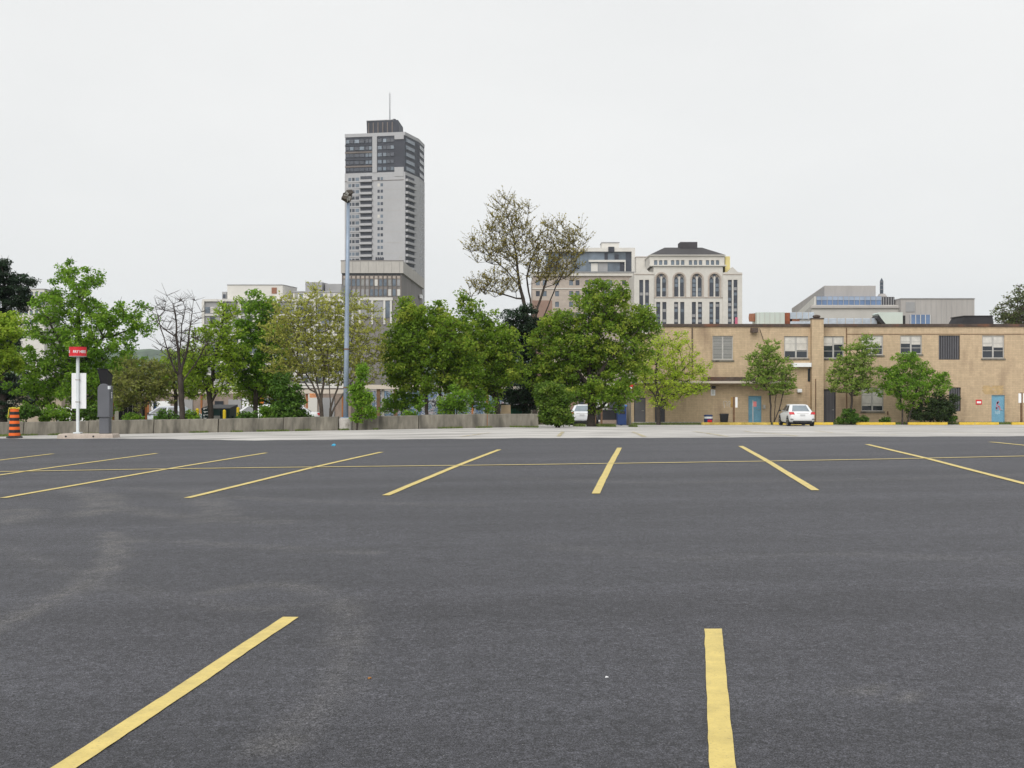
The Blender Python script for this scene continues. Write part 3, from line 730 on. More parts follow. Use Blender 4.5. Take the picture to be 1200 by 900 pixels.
# --- white office block
Wb, wx, wz = far_root('office_building', 'long off white office block with pilasters and rooftop plant room', 237, 350)
zt = wz(352); XW = wx(402)
cols_px = [237.5, 259, 280.5, 302, 324, 346, 368, 390, 402]
floors = [zt - 1.6 - k * 2.95 for k in range(9)]
MB().box(.4, XW - .3, .6, 20, 0, zt - .3).build('body', M_GREYP, Wb)
MB().box(0, XW, 0, 20.5, zt - .3 + .003, zt + .35).build('roof_slab', M_OFFW, Wb)
for c in cols_px: piece('pilaster', M_OFFW, Wb, wx(c) - .3, wx(c) + .45, 0, .599, 0, zt - .3)
for k, z in enumerate(floors):
    if z < 3: break
    piece('floor_band', M_OFFW, Wb, .1, XW, .25, .598, z - 2.95, z - 2.5)
    for i in range(len(cols_px) - 1):
        a, b = wx(cols_px[i]) + .6, wx(cols_px[i + 1]) - .45
        for j in range(3):
            xa = a + (b - a) * j / 3; xb = a + (b - a) * (j + 1) / 3
            piece('window', [M_SHUT, M_GREYP, M_GLASSB, M_BLIND, M_GLASSD][random.randrange(5)], Wb, xa + .06, xb - .06, .45, .599, z - 2.1, z - .35)
pr = MB().loft([[(wx(263.5), 3, zt + .36), (wx(329), 3, zt + .36), (wx(338), 14, zt + .36), (wx(265), 14, zt + .36)], [(wx(263.5), 3, wz(333)), (wx(329), 3, wz(333)), (wx(338), 14, wz(333)), (wx(265), 14, wz(333))]]).build('plant_room', M_OFFW, Wb)
MB().loft([[(wx(263.2), 2.8, wz(333) + .003), (wx(329.3), 2.8, wz(333) + .003), (wx(338.4), 14, wz(333) + .003), (wx(265), 14, wz(333) + .003)], [(wx(263.2), 2.8, wz(332.4)), (wx(329.3), 2.8, wz(332.4)), (wx(338.4), 14, wz(332.4)), (wx(265), 14, wz(332.4))]]).build('coping', M_GREYP, pr)
piece('louvre', M_BROWNL, pr, wx(316), wx(322), 2.85, 2.995, wz(343.2), wz(336))
piece('door', M_TOWERD, pr, wx(313.5), wx(319), 2.9, 2.996, zt + .4, wz(346))
piece('vent', M_TOWERD, pr, wx(284), wx(288.5), 2.0, 2.9, zt + .4, wz(349.6))
sb = MB().box(wx(257.3), wx(262.6), 3, 8, zt + .36, wz(341)).build('stair_box', M_GREYP, Wb)
piece('window', M_GLASSD, sb, wx(258.5), wx(261.5), 2.85, 2.995, zt + .9, wz(344))
ann = MB().box(wx(339), wx(396), 6, 18, zt + .36, wz(340.8)).build('annex', M_OFFW, Wb)
piece('annex_roof', M_GREYP, ann, wx(338.6), wx(398), 5.6, 18.3, wz(340.8) + .003, wz(339.3))
for k in range(9):
    piece('window', [M_SHUT, M_GLASSB, M_BLIND, M_GREYP][k % 4], ann, wx(341 + k * 6), wx(344.6 + k * 6), 5.85, 5.995, zt + .5, wz(342.5))
MB().loft([[(wx(353), 7, wz(339.3) + .01), (wx(373), 7, wz(339.3) + .01), (wx(377), 12, wz(339.3) + .01), (wx(353), 12, wz(339.3) + .01)], [(wx(353), 7, wz(328.3)), (wx(373), 7, wz(328.3)), (wx(377), 12, wz(328.3)), (wx(353), 12, wz(328.3))]]).build('lift_house', M_GREYP, ann)
MB().box(wx(376), wx(395.5), 8, 13, wz(339.3) + .01, wz(330)).build('lift_house', M_GREYP, ann)
piece('vent', M_TOWERD, ann, wx(370), wx(373), 6.6, 6.99, wz(339.3) + .02, wz(337.5))

# --- far white block at the left edge
Lb, lx_, lz_ = far_root('office_building', 'far white block peeking out between the left trees', 20, 400)
wall_mb(MB(), 0, lx_(52), 0, lz_(339), [], .2, 14).build('wall', M_OFFW, Lb)
piece('roof_edge', M_GREYP, Lb, -.2, lx_(52) + .2, -.2, 14.2, lz_(339) + .002, lz_(338.2))
for r in range(4):
    for k in range(5): piece('window', M_GLASSB, Lb, lx_(23 + k * 6), lx_(26.5 + k * 6), -.06, -.002, lz_(347 + r * 11), lz_(342 + r * 11))

# --- old hotel with glazed rooftop addition
Hb, hx, hz = far_root('hotel_building', 'old stone hotel block with white framed glass rooftop storeys', 624, 345)
zt = hz(322.5)
wc = [628, 636, 650.5, 667, 674.5, 686, 694, 706, 713, 729, 737]
holes = []
for c in wc:
    for q in (328.2, 341, 353.5, 366, 378.5): holes.append((hx(c), hx(c + 4.6), hz(q + 6.2), hz(q)))
wall_mb(MB(), 0, hx(744), 0, zt, holes, .35, 25).build('wall', M_STONE2, Hb)
for h in holes: piece('window', [M_GLASSB, M_GLASSB, M_GLASSD][random.randrange(3)], Hb, h[0] + .02, h[1] - .02, .2, .34, h[2] + .02, h[3] - .02)
piece('cornice', M_STONE, Hb, -.6, hx(744) + .3, -.7, .0 - .003, hz(323.5), hz(319.8))
piece('cornice', M_GREYP, Hb, -.8, hx(744) + .4, -.95, 0.4, hz(319.8) + .003, hz(318.6))
piece('string_course', M_STONE, Hb, -.05, hx(744), -.2, -.003, hz(338.8), hz(337.6))
piece('brick_flank', M_REDBR, Hb, -.1, hx(647), -.12, -.004, 0, hz(352))
# rooftop addition
ax0, ax1 = hx(640), hx(744.5)
ad = MB().box(ax0, ax1 - .6, 1.6, 14, hz(318.6) + .01, hz(294.5)).build('rooftop_storeys', M_GLASSB, Hb)
piece('roof_frame', M_OFFW, ad, ax0, ax1, .6, 14.5, hz(294.5) + .003, hz(290))
piece('end_frame', M_OFFW, ad, hx(740.5), ax1, .6, 14.4, hz(318), hz(294.5))
piece('floor_slab', M_OFFW, ad, hx(690), hx(733.5), .7, 1.598, hz(306.6), hz(304.2))
for a, b, q0, q1, m in ((709, 712.6, 304, 296, M_TOWERD), (721, 725.5, 303, 297.5, M_TOWERD), (727, 732, 317.5, 307, M_TOWERD), (701.5, 712.5, 317.5, 307, M_GREYP), (693, 701, 317.5, 308, M_OFFW), (712.8, 720, 317.5, 306.8, M_GLASSB), (690, 708.5, 304, 295, M_GLASSB), (713, 720.5, 304, 295.5, M_GLASSB), (733.8, 740, 317.5, 295, M_GLASSD), (642, 655, 317.5, 303, M_GLASSB), (657, 670, 317.5, 303, M_GREYP), (672, 688, 317.5, 303, M_GLASSB)):
    piece('pane', m, ad, hx(a), hx(b), 1.4, 1.598, hz(q0), hz(q1))
piece('end_frame', M_OFFW, ad, hx(732.3), hx(733.5), .7, 1.59, hz(317.6), hz(306.8))
MB().box(hx(713), hx(720), .3, 1.0, hz(295), hz(290.6) + .4).build('balcony_screen', M_TOWERD, ad)
MB().box(hx(706.5), hx(727), 4, 10, hz(290) + .01, hz(282.6)).build('stair_tower', M_OFFW, ad)
piece('stair_tower_cap', M_GREYP, ad, hx(706), hx(727.5), 3.8, 10.2, hz(282.6) + .003, hz(281.9))

# --- limestone building with arched windows and slate hip roof
Sb, sx, sz = far_root('limestone_building', 'pale limestone building with four tall arched windows and dark hip roof', 743, 330)
XW = sx(869.5); zbay = sz(321.5); zmain = sz(312)
holes = []; arches = []; thin = []
for c in (775, 796, 816.8, 837.3):
    arches.append((sx(c - 6.1), sx(c + 6.1), sz(347.6), sz(320.6)))
    for dx in (-3.6, 3.6): thin.append((sx(c + dx - 2.4), sx(c + dx + 2.4), sz(384), sz(353.8)))
for a in (749.0, 755.8, 852.8, 859.3): thin.append((sx(a), sx(a + 4.7), sz(384), sz(328)))
wall_mb(MB(), sx(766), sx(847), 0, zmain, arches + [h for h in thin if sx(766) < h[0] < sx(847)], .6, 22).build('wall', M_STONE, Sb)
for a, b in ((743, 766), (847, 869.5)):
    mbb = MB(); wall_mb(mbb, sx(a) + .004, sx(b) - .004, 0, zbay, [h for h in thin if sx(a) < h[0] < sx(b)], .6, 22)
    o = mbb.build('bay_wall', M_STONE, Sb); o.location = (0, -.35, 0)
    xm = sx((a + b) / 2)
    MB().prism([(sx(a), zbay + .003), (sx(b), zbay + .003), (sx(b), sz(319.5)), (sx(b) - 1.2, sz(319)), (xm, sz(313)), (sx(a) + 1.2, sz(319)), (sx(a), sz(319.5))], -.42, 3).build('pediment', M_STONE, Sb)
    piece('string_course', M_STONE2, Sb, sx(a), sx(b), -.5, -.353, sz(322), sz(321.2))
for (a, b, c, d) in arches:
    xm, r = (a + b) / 2, (b - a) / 2; zs = d - r
    for sgn in (-1, 1):
        poly = [(xm + sgn * r, zs)] + [(xm + sgn * r * math.cos(t), zs + r * math.sin(t)) for t in np.linspace(0.05, math.pi / 2, 8)] + [(xm + sgn * r, d)]
        MB().prism(poly, -.003, .55).build('spandrel', M_STONE, Sb)
    ring = MB(); prof = []
    for t in np.linspace(0, math.pi, 15):
        prof.append([(xm + rr * math.cos(t), yy, zs + rr * math.sin(t)) for rr, yy in ((r, -.16), (r + .42, -.16), (r + .42, -.004), (r, -.004))])
    ring.loft(prof); ar = ring.build('arch', M_STONE2, Sb)
    for sgn in (-1, 1):
        piece('jamb', M_STONE2, ar, xm + sgn * (r + .21) - .2, xm + sgn * (r + .21) + .2, -.15, -.004, c, zs)
    piece('mullion', M_STONE, ar, xm - .22, xm + .22, .05, .55, c, zs + r * .45)
    for sgn in (-1, 1):
        poly = [(xm + sgn * .25, c + .02), (xm + sgn * (r - .15), c + .02), (xm + sgn * (r - .15), zs - .1), (xm + sgn * (r * .5 + .06), zs + r * .52), (xm + sgn * .25, zs - .1)]
        MB().prism(poly, .4, .58).build('light', M_GLASSD, ar)
        for k in range(4):
            zz = c + .3 + k * (zs - c) / 4.1
            piece('pane', [M_GLASSB, M_GLASSD, M_GLASSB, M_BLIND][random.choice([0, 1, 2, 0, 1, 1])], ar, min(xm + sgn * .32, xm + sgn * (r - .22)), max(xm + sgn * .32, xm + sgn * (r - .22)), .34, .399, zz, zz + (zs - c) / 5.4)
    MB().loft([[(xm + .42 * math.cos(t), yy, zs + r * .62 + .42 * math.sin(t)) for t in np.linspace(0, 2 * math.pi, 13)[:-1]] for yy in (.3, .5)]).build('rosette', M_GLASSD, ar)
    MB().prism([(xm - r, zs + r * .3), (xm + r, zs + r * .3), (xm + r, d), (xm - r, d)], .5, .58).build('tracery', M_STONE2, ar)
piece('string_course', M_STONE2, Sb, sx(766.3), sx(846.7), -.18, -.003, sz(349), sz(348.1))
for (a, b, c, d) in thin:
    bay = not (sx(766) < a < sx(847)); y0 = -.35 if bay else 0
    w_ = MB().box(a + .01, b - .01, y0 + .45, y0 + .59, c + .01, d - .01).build('window', M_GLASSD, Sb)
    n_ = int((d - c) / 1.35)
    for k in range(n_):
        zz = c + (d - c) * k / n_
        if random.random() < .62: piece('pane', [M_GLASSB, M_GREYP, M_GLASSB, M_BLIND][random.choice([0, 0, 1, 2, 2, 1])], w_, a + .12, b - .12, y0 + .4, y0 + .449, zz + .12, zz + (d - c) / n_ * .62)
# attic
at_h = []
for g0 in (767, 787, 808, 828):
    for k in range(3): at_h.append((sx(g0 + k * 5.9), sx(g0 + k * 5.9 + 4.0), sz(310.2), sz(304.3)))
mb = MB(); wall_mb(mb, sx(762), sx(850), zmain + .003, sz(299.2), at_h, .4, 18); o = mb.build('attic', M_STONE, Sb); o.location = (0, 1.2, 0)
for (a, b, c, d) in at_h:
    xm = (a + b) / 2; r = (b - a) / 2
    MB().prism([(a + .02, c), (b - .02, c)] + [(xm + (r - .02) * math.cos(t), d - r + r * math.sin(t)) for t in np.linspace(0, math.pi, 8)], 1.45, 1.59).build('attic_window', M_GLASSB, Sb)
piece('cornice', M_STONE, Sb, sx(761), sx(851), -.5, 1.19, zmain + .003, sz(310.6))
piece('eave', M_STONE, Sb, sx(761), sx(851), .6, 19.6, sz(299.2) + .003, sz(298.2))
e0, e1, r0 = sz(298.2) + .003, sz(285.5), 0
MB().loft([[(sx(761.5), .7, e0), (sx(850.5), .7, e0), (sx(850.5), 19.5, e0), (sx(761.5), 19.5, e0)], [(sx(784), 9.5, e1), (sx(829), 9.5, e1), (sx(829), 10.8, e1), (sx(784), 10.8, e1)]]).build('roof', M_ROOFD, Sb)
MB().box(sx(802), sx(822.5), 8, 13, e1 - .6, sz(279.5)).build('roof_plant', mat('dark plant screen', (0.055, 0.05, 0.055), 0.8), Sb)
piece('roof_annex', M_REDBR, Sb, sx(838), sx(853), 12, 18, sz(299), sz(293))
piece('wrapped_scaffold', M_YPANEL, Sb, sx(851.3), sx(857), 2, 8, zbay, sz(299.5))
piece('flag_sign', mat('magenta banner', (0.5, 0.12, 0.2), 0.7), Sb, sx(861), sx(864), -.5, -.4, sz(382), sz(372))
# link between hotel and limestone building
Kb, kx, kz = far_root('link_building', 'low beige stair link between the hotel and the limestone building', 745, 342)
MB().box(kx(745.5), kx(765), 0, 12, 0, kz(301.5)).build('wall', M_STONE, Kb)
piece('coping', M_STONE2, Kb, kx(745.2), kx(765.3), -.15, 12.1, kz(301.5) + .002, kz(300.6))
piece('window', M_GLASSB, Kb, kx(756), kx(759.5), -.08, -.002, kz(313), kz(304.5))

# --- modern concrete building behind the brick roof
Mb_, mx_, mz = far_root('concrete_building', 'modern grey concrete building with blue glass band behind the brick roof', 949, 250)
def px_at(p, d): return (p - 600) * d / F - (949 - 600) * 250 / F
z1, z0 = mz(333), mz(346.5)
MB().loft([[(mx_(972), 4, z0), (mx_(1033), 4, z0), (mx_(1033) + 4, 60, z0), (mx_(972) + 11, 80, z0)], [(mx_(972), 4, z1), (mx_(1033), 4, z1), (mx_(1033) + 4, 60, z1), (mx_(972) + 11, 80, z1)]]).build('upper_block', M_MODC, Mb_)
zg0, zg1 = mz(357.3), mz(346.5) - .003
gb = MB().loft([[(mx_(959), 2, zg0), (mx_(1037), 2, zg0), (mx_(1037) + 3, 60, zg0), (mx_(959) + 14, 78, zg0)], [(mx_(959), 2, zg1), (mx_(1037), 2, zg1), (mx_(1037) + 3, 60, zg1), (mx_(959) + 14, 78, zg1)]]).build('glass_band', M_BLUEGL, Mb_)
for k in range(13): piece('mullion', M_GREYP, gb, mx_(959 + k * 6.4), mx_(959 + k * 6.4) + .12, 1.85, 1.999, zg0, zg1)
piece('pane_band', mat('pale sky glass', (0.26, 0.32, 0.42), 0.15, 0.2, 0.3, spec=.6), gb, mx_(959.2), mx_(1036.8), 1.9, 1.998, mz(351), zg1 - .05)
sw = MB().loft([[(mx_(958.9) - .3, 2.0, zg0), (mx_(958.9), 2.0, zg0), (mx_(959) + 14, 78.2, zg0), (mx_(959) + 13.2, 78.2, zg0)], [(mx_(958.9) - .3, 2.0, zg1), (mx_(958.9), 2.0, zg1), (mx_(959) + 14, 78.2, zg1), (mx_(959) + 13.2, 78.2, zg1)]]).build('side_panel', M_OFFW, Mb_)
piece('louvre', M_LOUV, Mb_, mx_(1037.5), mx_(1052), 2.1, 20, zg0 - .1, mz(347))
for k in range(5): piece('louvre_fin', M_GREYP, Mb_, mx_(1038.5 + k * 3), mx_(1038.5 + k * 3) + .15, 1.98, 2.095, zg0, mz(347.5))
MB().loft([[(0, 0, 0), (mx_(1059), 0, 0), (mx_(1059) + 3, 50, 0), (14, 78, 0)], [(mx_(951), 0, zg0 - .003), (mx_(1059), 0, zg0 - .003), (mx_(1059) + 3, 50, zg0 - .003), (15, 78, zg0 - .003)]]).build('lower_block', M_MODC2, Mb_)
piece('ledge', M_MODC, Mb_, mx_(949), mx_(1059), -.4, -.003, mz(361.2), mz(359))
MB().box(mx_(1053), mx_(1138.7), -1.5, 30, 0, mz(350.7)).build('side_block', M_MODC, Mb_)
for k in range(12): piece('panel_joint', M_GREYP, Mb_, mx_(1070 + k * 6), mx_(1070 + k * 6) + .05, -1.53, -1.501, mz(384), mz(351.5))
piece('louvre', M_GREYP, Mb_, mx_(1058.6), mx_(1069), -1.62, -1.502, mz(366), mz(354.5))
piece('coping', M_GREYP, Mb_, mx_(1052.6), mx_(1139.1), -1.7, 30.2, mz(350.7) + .002, mz(350.1))
bw = piece('blue_window', M_BLUEGL, Mb_, mx_(1063.5), mx_(1087), -1.8, -1.502, mz(384), mz(369.4))
for k in range(5): subpiece('mullion', M_OFFW, bw, mx_(1063.5 + k * 5.7), mx_(1064.2 + k * 5.7), -1.9, -1.801, mz(384), mz(369.4))
MB().lathe(mx_(1047.5), 8, [(1.05, mz(348)), (1.05, mz(344)), (.75, mz(342)), (.7, mz(341))], 14).build('drum', M_MODC, Mb_)
sp = MB().lathe(mx_(1047), 8, [(.38, mz(341)), (.38, mz(325.5)), (.15, mz(323)), (.05, mz(321.8))], 10).build('stack', mat('dark steel stack', (0.07, 0.085, 0.105), 0.4, 0.2, 1.0), Mb_)
for q in (336, 331, 327): MB().lathe(mx_(1047), 8, [(.43, mz(q)), (.43, mz(q - .6))], 10).build('stack_band', M_GREYP, sp)
MB().lathe(mx_(1000.5), 14, [(1.3, z1 + .01), (1.25, z1 + .3), (.8, z1 + .55), (.1, z1 + .65)], 14).build('skylight_dome', M_GLASSB, Mb_)

# ------------------------------------------------------------------ hills on the skyline
hx_ = np.linspace(-1500, 300, 120); hy_ = np.linspace(2000, 3200, 30)
X, Y = np.meshgrid(hx_, hy_)
rise = np.clip((Y - 2000) / 350, 0, 1); rise = rise * rise * (3 - 2 * rise)
ridge = 78 + 9 * np.sin(X / 210.0 + 2.2) + 5 * np.sin(X / 71.0) + 2.5 * np.sin(X / 23.0 + 1) + 1.5 * rng.normal(size=X.shape)
Z = FARG - 2 + rise * ridge
V = np.stack([X, Y, Z], -1).reshape(-1, 3); nx = len(hx_)
i = (np.arange(len(hy_) - 1)[:, None] * nx + np.arange(nx - 1)[None, :]).ravel()
M_HILL = mat('wooded hillside', (0.055, 0.085, 0.035), 0.95, 0.35, 0.02, 0.3, 0.08)
tag(link(bpy.data.objects.new('hills', raw_mesh('hills', M_HILL, V, np.stack([i, i + 1, i + 1 + nx, i + nx], 1)))), 'distant wooded escarpment on the horizon', 'hills', kind='structure')

# ------------------------------------------------------------------ low concrete wall and light pole
WD = 51.0
wallroot = empty('concrete_wall', (W(-60, 500, WD).x, WD, 0), 'low weathered concrete barrier wall along the far edge of the lot', 'wall')
joints = [-190, -122, -46, 30, 106, 182, 257, 333, 397.5, None, 413.5, 491, 571, 631]
ox = wallroot.location.x
for a, b in zip(joints[:-1], joints[1:]):
    if a is None or b is None: continue
    xa, xb = (a - 600) * WD / F + .015, (b - 600) * WD / F - .015
    za, zb_ = float(gz(xa, WD)) - .25, float(gz(xb, WD)) - .25
    h = .83
    dz = random.uniform(-.015, .015); dy = random.uniform(-.04, .04)
    prof = [(-.26, 0), (-.25, .3), (-.15, h - .03), (-.12, h), (.12, h), (.15, h - .03), (.25, .3), (.26, 0)]
    n_ = 10; rings = []
    for k in range(n_ + 1):
        t = k / n_; x = xa + (xb - xa) * t; z = za + (zb_ - za) * t
        rings.append([(x - ox, y + dy, z + zz + dz + (random.uniform(-.008, .008) if zz > .1 else 0)) for y, zz in prof])
    MB().loft(rings).build('barrier_segment', M_CONC, wallroot)

lp_x = (405.3 - 600) * WD / F
lpz = float(gz(lp_x, WD)) - .2
lamp = empty('light_pole', (lp_x, WD - .05, lpz), 'tall blue grey light pole with floodlight cluster on a concrete drum', 'light pole')
zz = lambda q: CAMZ + (450 - q) * WD / F - lpz
MB().lathe(0, 0, [(.29, 0), (.29, zz(491)), (.26, zz(490))], 24).build('concrete_base', M_CONC_LIGHT, lamp, smooth=False)
MB().box(-.2, .2, -.2, .2, zz(490) + .002, zz(490) + .04).build('base_plate', M_STEELGREY, lamp)
lean = .11
pr_ = MB(); pr_.loft([[(lean * t + r * math.cos(a), r * math.sin(a), zz(490) + .04 + (zz(238) - zz(490) - .04) * t) for a in np.linspace(0, 2 * math.pi, 13)[:-1]] for t, r in ((0, .115), (.3, .105), (.6, .092), (1, .075))])
pole = pr_.build('pole', M_STEELGREY, lamp, smooth=True)
for q in (410, 455): MB().lathe(lean * (490 - q) / 252, 0, [(.125, zz(q)), (.125, zz(q) + .06)], 12).build('band', M_BROWNPOST, pole)
MB().box(lean - .06, lean + .06, -.06, .06, zz(238), zz(233)).box(lean - .3, lean + .22, -.04, .04, zz(234), zz(233)).build('bracket', M_BLACK, lamp)
M_FLOOD = mat('bronze lamp housing', (0.055, 0.045, 0.035), 0.5, 0.2, 3)
for k, (dx, q, rot, s) in enumerate([(-.05, 230.5, .25, 1.0), (.06, 227.5, -.5, .8), (-.12, 234, .5, .65)]):
    hb = MB().loft([[(-.2 * s, -.2 * s, -.12 * s), (.2 * s, -.2 * s, -.12 * s), (.2 * s, -.2 * s, .16 * s), (-.2 * s, -.2 * s, .16 * s)], [(-.13 * s, .2 * s, -.08 * s), (.13 * s, .2 * s, -.08 * s), (.13 * s, .2 * s, .1 * s), (-.13 * s, .2 * s, .1 * s)]])
    h = hb.build('floodlight', M_FLOOD, lamp); h.location = (lean + dx, -.1 * k, zz(q)); h.rotation_euler = (.45, rot, [.2, -.9, 1.6][k])
    l_ = MB().box(-.16 * s, .16 * s, -.215 * s, -.202 * s, -.08 * s, .12 * s).build('lens', mat('lamp lens', (0.35, 0.35, 0.33), 0.2), h)

# ------------------------------------------------------------------ pay station corner
def corner(px, py): p = G(px, py); return float(p[0]), float(p[1]), float(gz(p[0], p[1]))
PD = corner(100, 513.2)[1]; pm = F / PD
cx = lambda p: (p - 600) / pm
pad_z = float(gz(cx(102), PD))
kz_ = lambda q: CAMZ + (450 - q) / pm - pad_z
pad = empty('concrete_kerb_block', (cx(70), PD, pad_z), 'long pinkish concrete parking kerb under the pay sign and machine', 'kerb block')
M_PAD = mat('pinkish kerb concrete', (0.40, 0.345, 0.30), 0.9, 0.12, 3, 0.12, 25, bump=.3, bscale=60)
PL = cx(135.5) - cx(70); ph_ = kz_(508.2)
MB().loft([[(0, -.28, -.03), (PL, -.28, -.03), (PL, .5, -.03), (0, .5, -.03)], [(.02, -.26, ph_ * .7), (PL - .02, -.26, ph_ * .7), (PL - .02, .48, ph_ * .7), (.02, .48, ph_ * .7)], [(.06, -.2, ph_), (PL - .06, -.2, ph_), (PL - .06, .44, ph_), (.06, .44, ph_)]]).build('block', M_PAD, pad)
for q in (80.5, 112.5): MB().loft([[(cx(q) - cx(70) + .035 * math.cos(t), yy, ph_ * .42 + .035 * math.sin(t)) for t in np.linspace(0, 6.283, 11)[:-1]] for yy in (-.2785, -.25)]).build('lifting_hole', M_BLACK, pad)
# sign
sg = empty('pay_sign', (cx(90), PD + .1, pad_z + ph_), 'white post with red PAY HERE ring and blank white board', 'sign')
M_POSTW = mat('off white post', (0.62, 0.66, 0.68), 0.45, 0.06, 3)
sz_ = lambda q: kz_(q) - ph_
MB().box(-.13, .13, -.13, .13, .001, .05).build('base_plate', M_POSTW, sg, bevel=.01)
MB().box(-.047, .047, -.047, .047, .05, sz_(417)).build('post', M_POSTW, sg, bevel=.008)
brd = MB().box(cx(82) - cx(90), cx(99.2) - cx(90), .05, .075, sz_(479), sz_(437.2)).build('board', M_WHITE, sg, bevel=.006)
for q in (445, 471): piece('clamp', M_TRIM, brd, -.07, .07, -.055, .0495, sz_(q) - .02, sz_(q) + .02)
MB().box(-.2, .2, -.03, .03, sz_(418.7), sz_(417.4)).build('bracket', M_TRIM, sg)
R_ = .292; zr0, zr1 = sz_(417.6), sz_(406.5)
ring = MB().lathe(0, 0, [(R_, zr0), (R_ + .006, zr0 + .012), (R_ + .006, zr1 - .012), (R_, zr1)], 40)
rg = ring.build('sign_ring', M_RED, sg)
MB().lathe(0, 0, [(R_ + .009, zr0 - .006), (R_ + .009, zr0 + .010)], 40).build('rim', M_TRIM, rg)
MB().lathe(0, 0, [(R_ + .009, zr1 - .010), (R_ + .009, zr1 + .006)], 40).build('rim', mat('dark red rim', (0.3, 0.02, 0.03), .5), rg)
def text_mesh(txt, size, m, name):
    cu = bpy.data.curves.new(name, 'FONT'); cu.body = txt; cu.size = size; cu.extrude = 0.0; cu.offset = size * .025
    o = bpy.data.objects.new(name, cu); COL.objects.link(o)
    bpy.context.view_layer.update()
    me = bpy.data.meshes.new_from_object(o.evaluated_get(bpy.context.evaluated_depsgraph_get()))
    bpy.data.objects.remove(o); bpy.data.curves.remove(cu); me.materials.clear(); me.materials.append(m)
    return me
for k, th0 in enumerate((-56, -56 + 120, -56 + 240)):
    me = text_mesh('PAY HERE', .135, M_WHITE, 'lettering')
    bm = bmesh.new(); bm.from_mesh(me); bmesh.ops.subdivide_edges(bm, edges=bm.edges[:], cuts=1); bm.to_mesh(me); bm.free()
    co = np.array([v.co[:] for v in me.vertices]); xc = (co[:, 0].min() + co[:, 0].max()) / 2
    sc_ = 0.47 / (co[:, 0].max() - co[:, 0].min())
    zc_ = (zr0 + zr1) / 2 - co[:, 1].max() / 2
    for v in me.vertices:
        a = math.radians(th0) + (v.co.x - xc) * sc_ / (R_ + .006); zt_ = v.co.y
        v.co = ((R_ + .0105) * math.cos(a), (R_ + .0105) * math.sin(a), zc_ + zt_)
    link(bpy.data.objects.new('lettering', me), rg)
# machine
pk = empty('pay_machine', (cx(122), PD + .12, pad_z + ph_), 'dark grey parking pay machine with tilted black solar panel on top', 'pay machine')
M_MACH = mat('dark grey machine paint', (0.105, 0.11, 0.125), 0.5, 0.08, 2, spec=.4)
hw = .215
MB().box(-.175, .175, -.14, .16, .001, sz_(488.5)).build('pedestal', M_MACH, pk, bevel=.015)
zb0, zb1 = sz_(488.5) + .002, sz_(449.5)
outl = [(-hw, zb0), (hw, zb0), (hw, zb1 - .2)] + [(hw * math.cos(t) * (1 if True else 1), zb1 - .2 + .2 * math.sin(t)) for t in np.linspace(.25, math.pi - .25, 10)] + [(-hw, zb1 - .2)]
bodym = MB().prism(outl, -.19, .2).build('cabinet', M_MACH, pk, bevel=.02)
piece('lower_lip', M_MACH, bodym, -hw - .012, hw + .012, -.205, .21, zb0 - .001, zb0 + .03)
MB().box(hw + .001, hw + .012, -.1, .12, zb1 - .62, zb1 - .3).build('side_decal', M_MACH, bodym)
for k in range(5): piece('print_mark', M_WHITE, bodym, hw + .0125, hw + .016, -.06, .05 - .02 * (k % 2), zb1 - .34 - k * .045, zb1 - .315 - k * .045)
MB().box(hw - .06, hw + .004, -.194, -.05, zb1 - .2, zb1 - .09).build('painted_highlight', M_POSTW, bodym)  # pale block that paints a highlight on the cabinet's upper corner
pn = MB().loft([[(-.13, -.1, zb1 - .05), (.15, -.1, zb1 - .05), (.17, .14, zb1 - .05), (-.11, .14, zb1 - .05)], [(-.2, -.24, sz_(433)), (.14, -.24, sz_(433)), (.2, .2, sz_(441)), (-.14, .2, sz_(441))]])
solar = pn.build('solar_hood', mat('black solar hood', (0.02, 0.02, 0.022), .5), pk)
MB().loft([[(-.21, -.26, sz_(433) + .003), (.15, -.26, sz_(433) + .003), (.22, .22, sz_(441.3)), (-.15, .22, sz_(441.3))], [(-.21, -.27, sz_(433) + .03), (.15, -.27, sz_(433) + .03), (.22, .22, sz_(441.3) + .03), (-.15, .22, sz_(441.3) + .03)]]).build('solar_panel', M_BLACK, solar)
# barrel
bxp, byp, bzp = corner(17, 513)
br = empty('traffic_barrel', (bxp, byp, bzp), 'orange and black striped traffic barrel with yellow tape on top', 'traffic barrel')
M_ORANGE = mat('orange plastic', (0.72, 0.13, 0.02), 0.5, 0.08, 4); M_BSTR = mat('black sheeting', (0.018, 0.018, 0.02), .5)
pmb = F / byp
MB().lathe(0, 0, [(.30, 0), (.30, .03), (.24, .07), (.235, .075)], 12).build('rubber_base', M_BLACK, br)
Hb_ = (512 - 478) / pmb
prof = lambda t: .205 - .055 * t
n_ = 9
for k in range(n_):
    t0, t1 = k / n_, (k + 1) / n_
    za, zb2 = .076 + t0 * (Hb_ - .076), .076 + t1 * (Hb_ - .076)
    MB().lathe(0, 0, [(prof(t0) - .002, za + .001), (prof(t0) + .004, za + .01), (prof(t1) + .004, zb2 - .01), (prof(t1) - .002, zb2 - .001)], 24).build('stripe', M_ORANGE if k % 2 == 0 else M_BSTR, br)
MB().lathe(0, 0, [(.15, Hb_), (.11, Hb_ + .03), (.05, Hb_ + .035)], 16).build('cap', M_BSTR, br)
M_TAPE = mat('yellow caution tape', (0.72, 0.60, 0.06), .5)
tp = MB()
for k in range(14):
    a = k * .9; r = .16 + .03 * math.sin(k * 2.1)
    tp.tube((r * math.cos(a), r * math.sin(a), Hb_ - .02 + .05 * random.random()), (r * math.cos(a + .9), r * math.sin(a + .9), Hb_ + .05 * random.random()), .018, n=5)
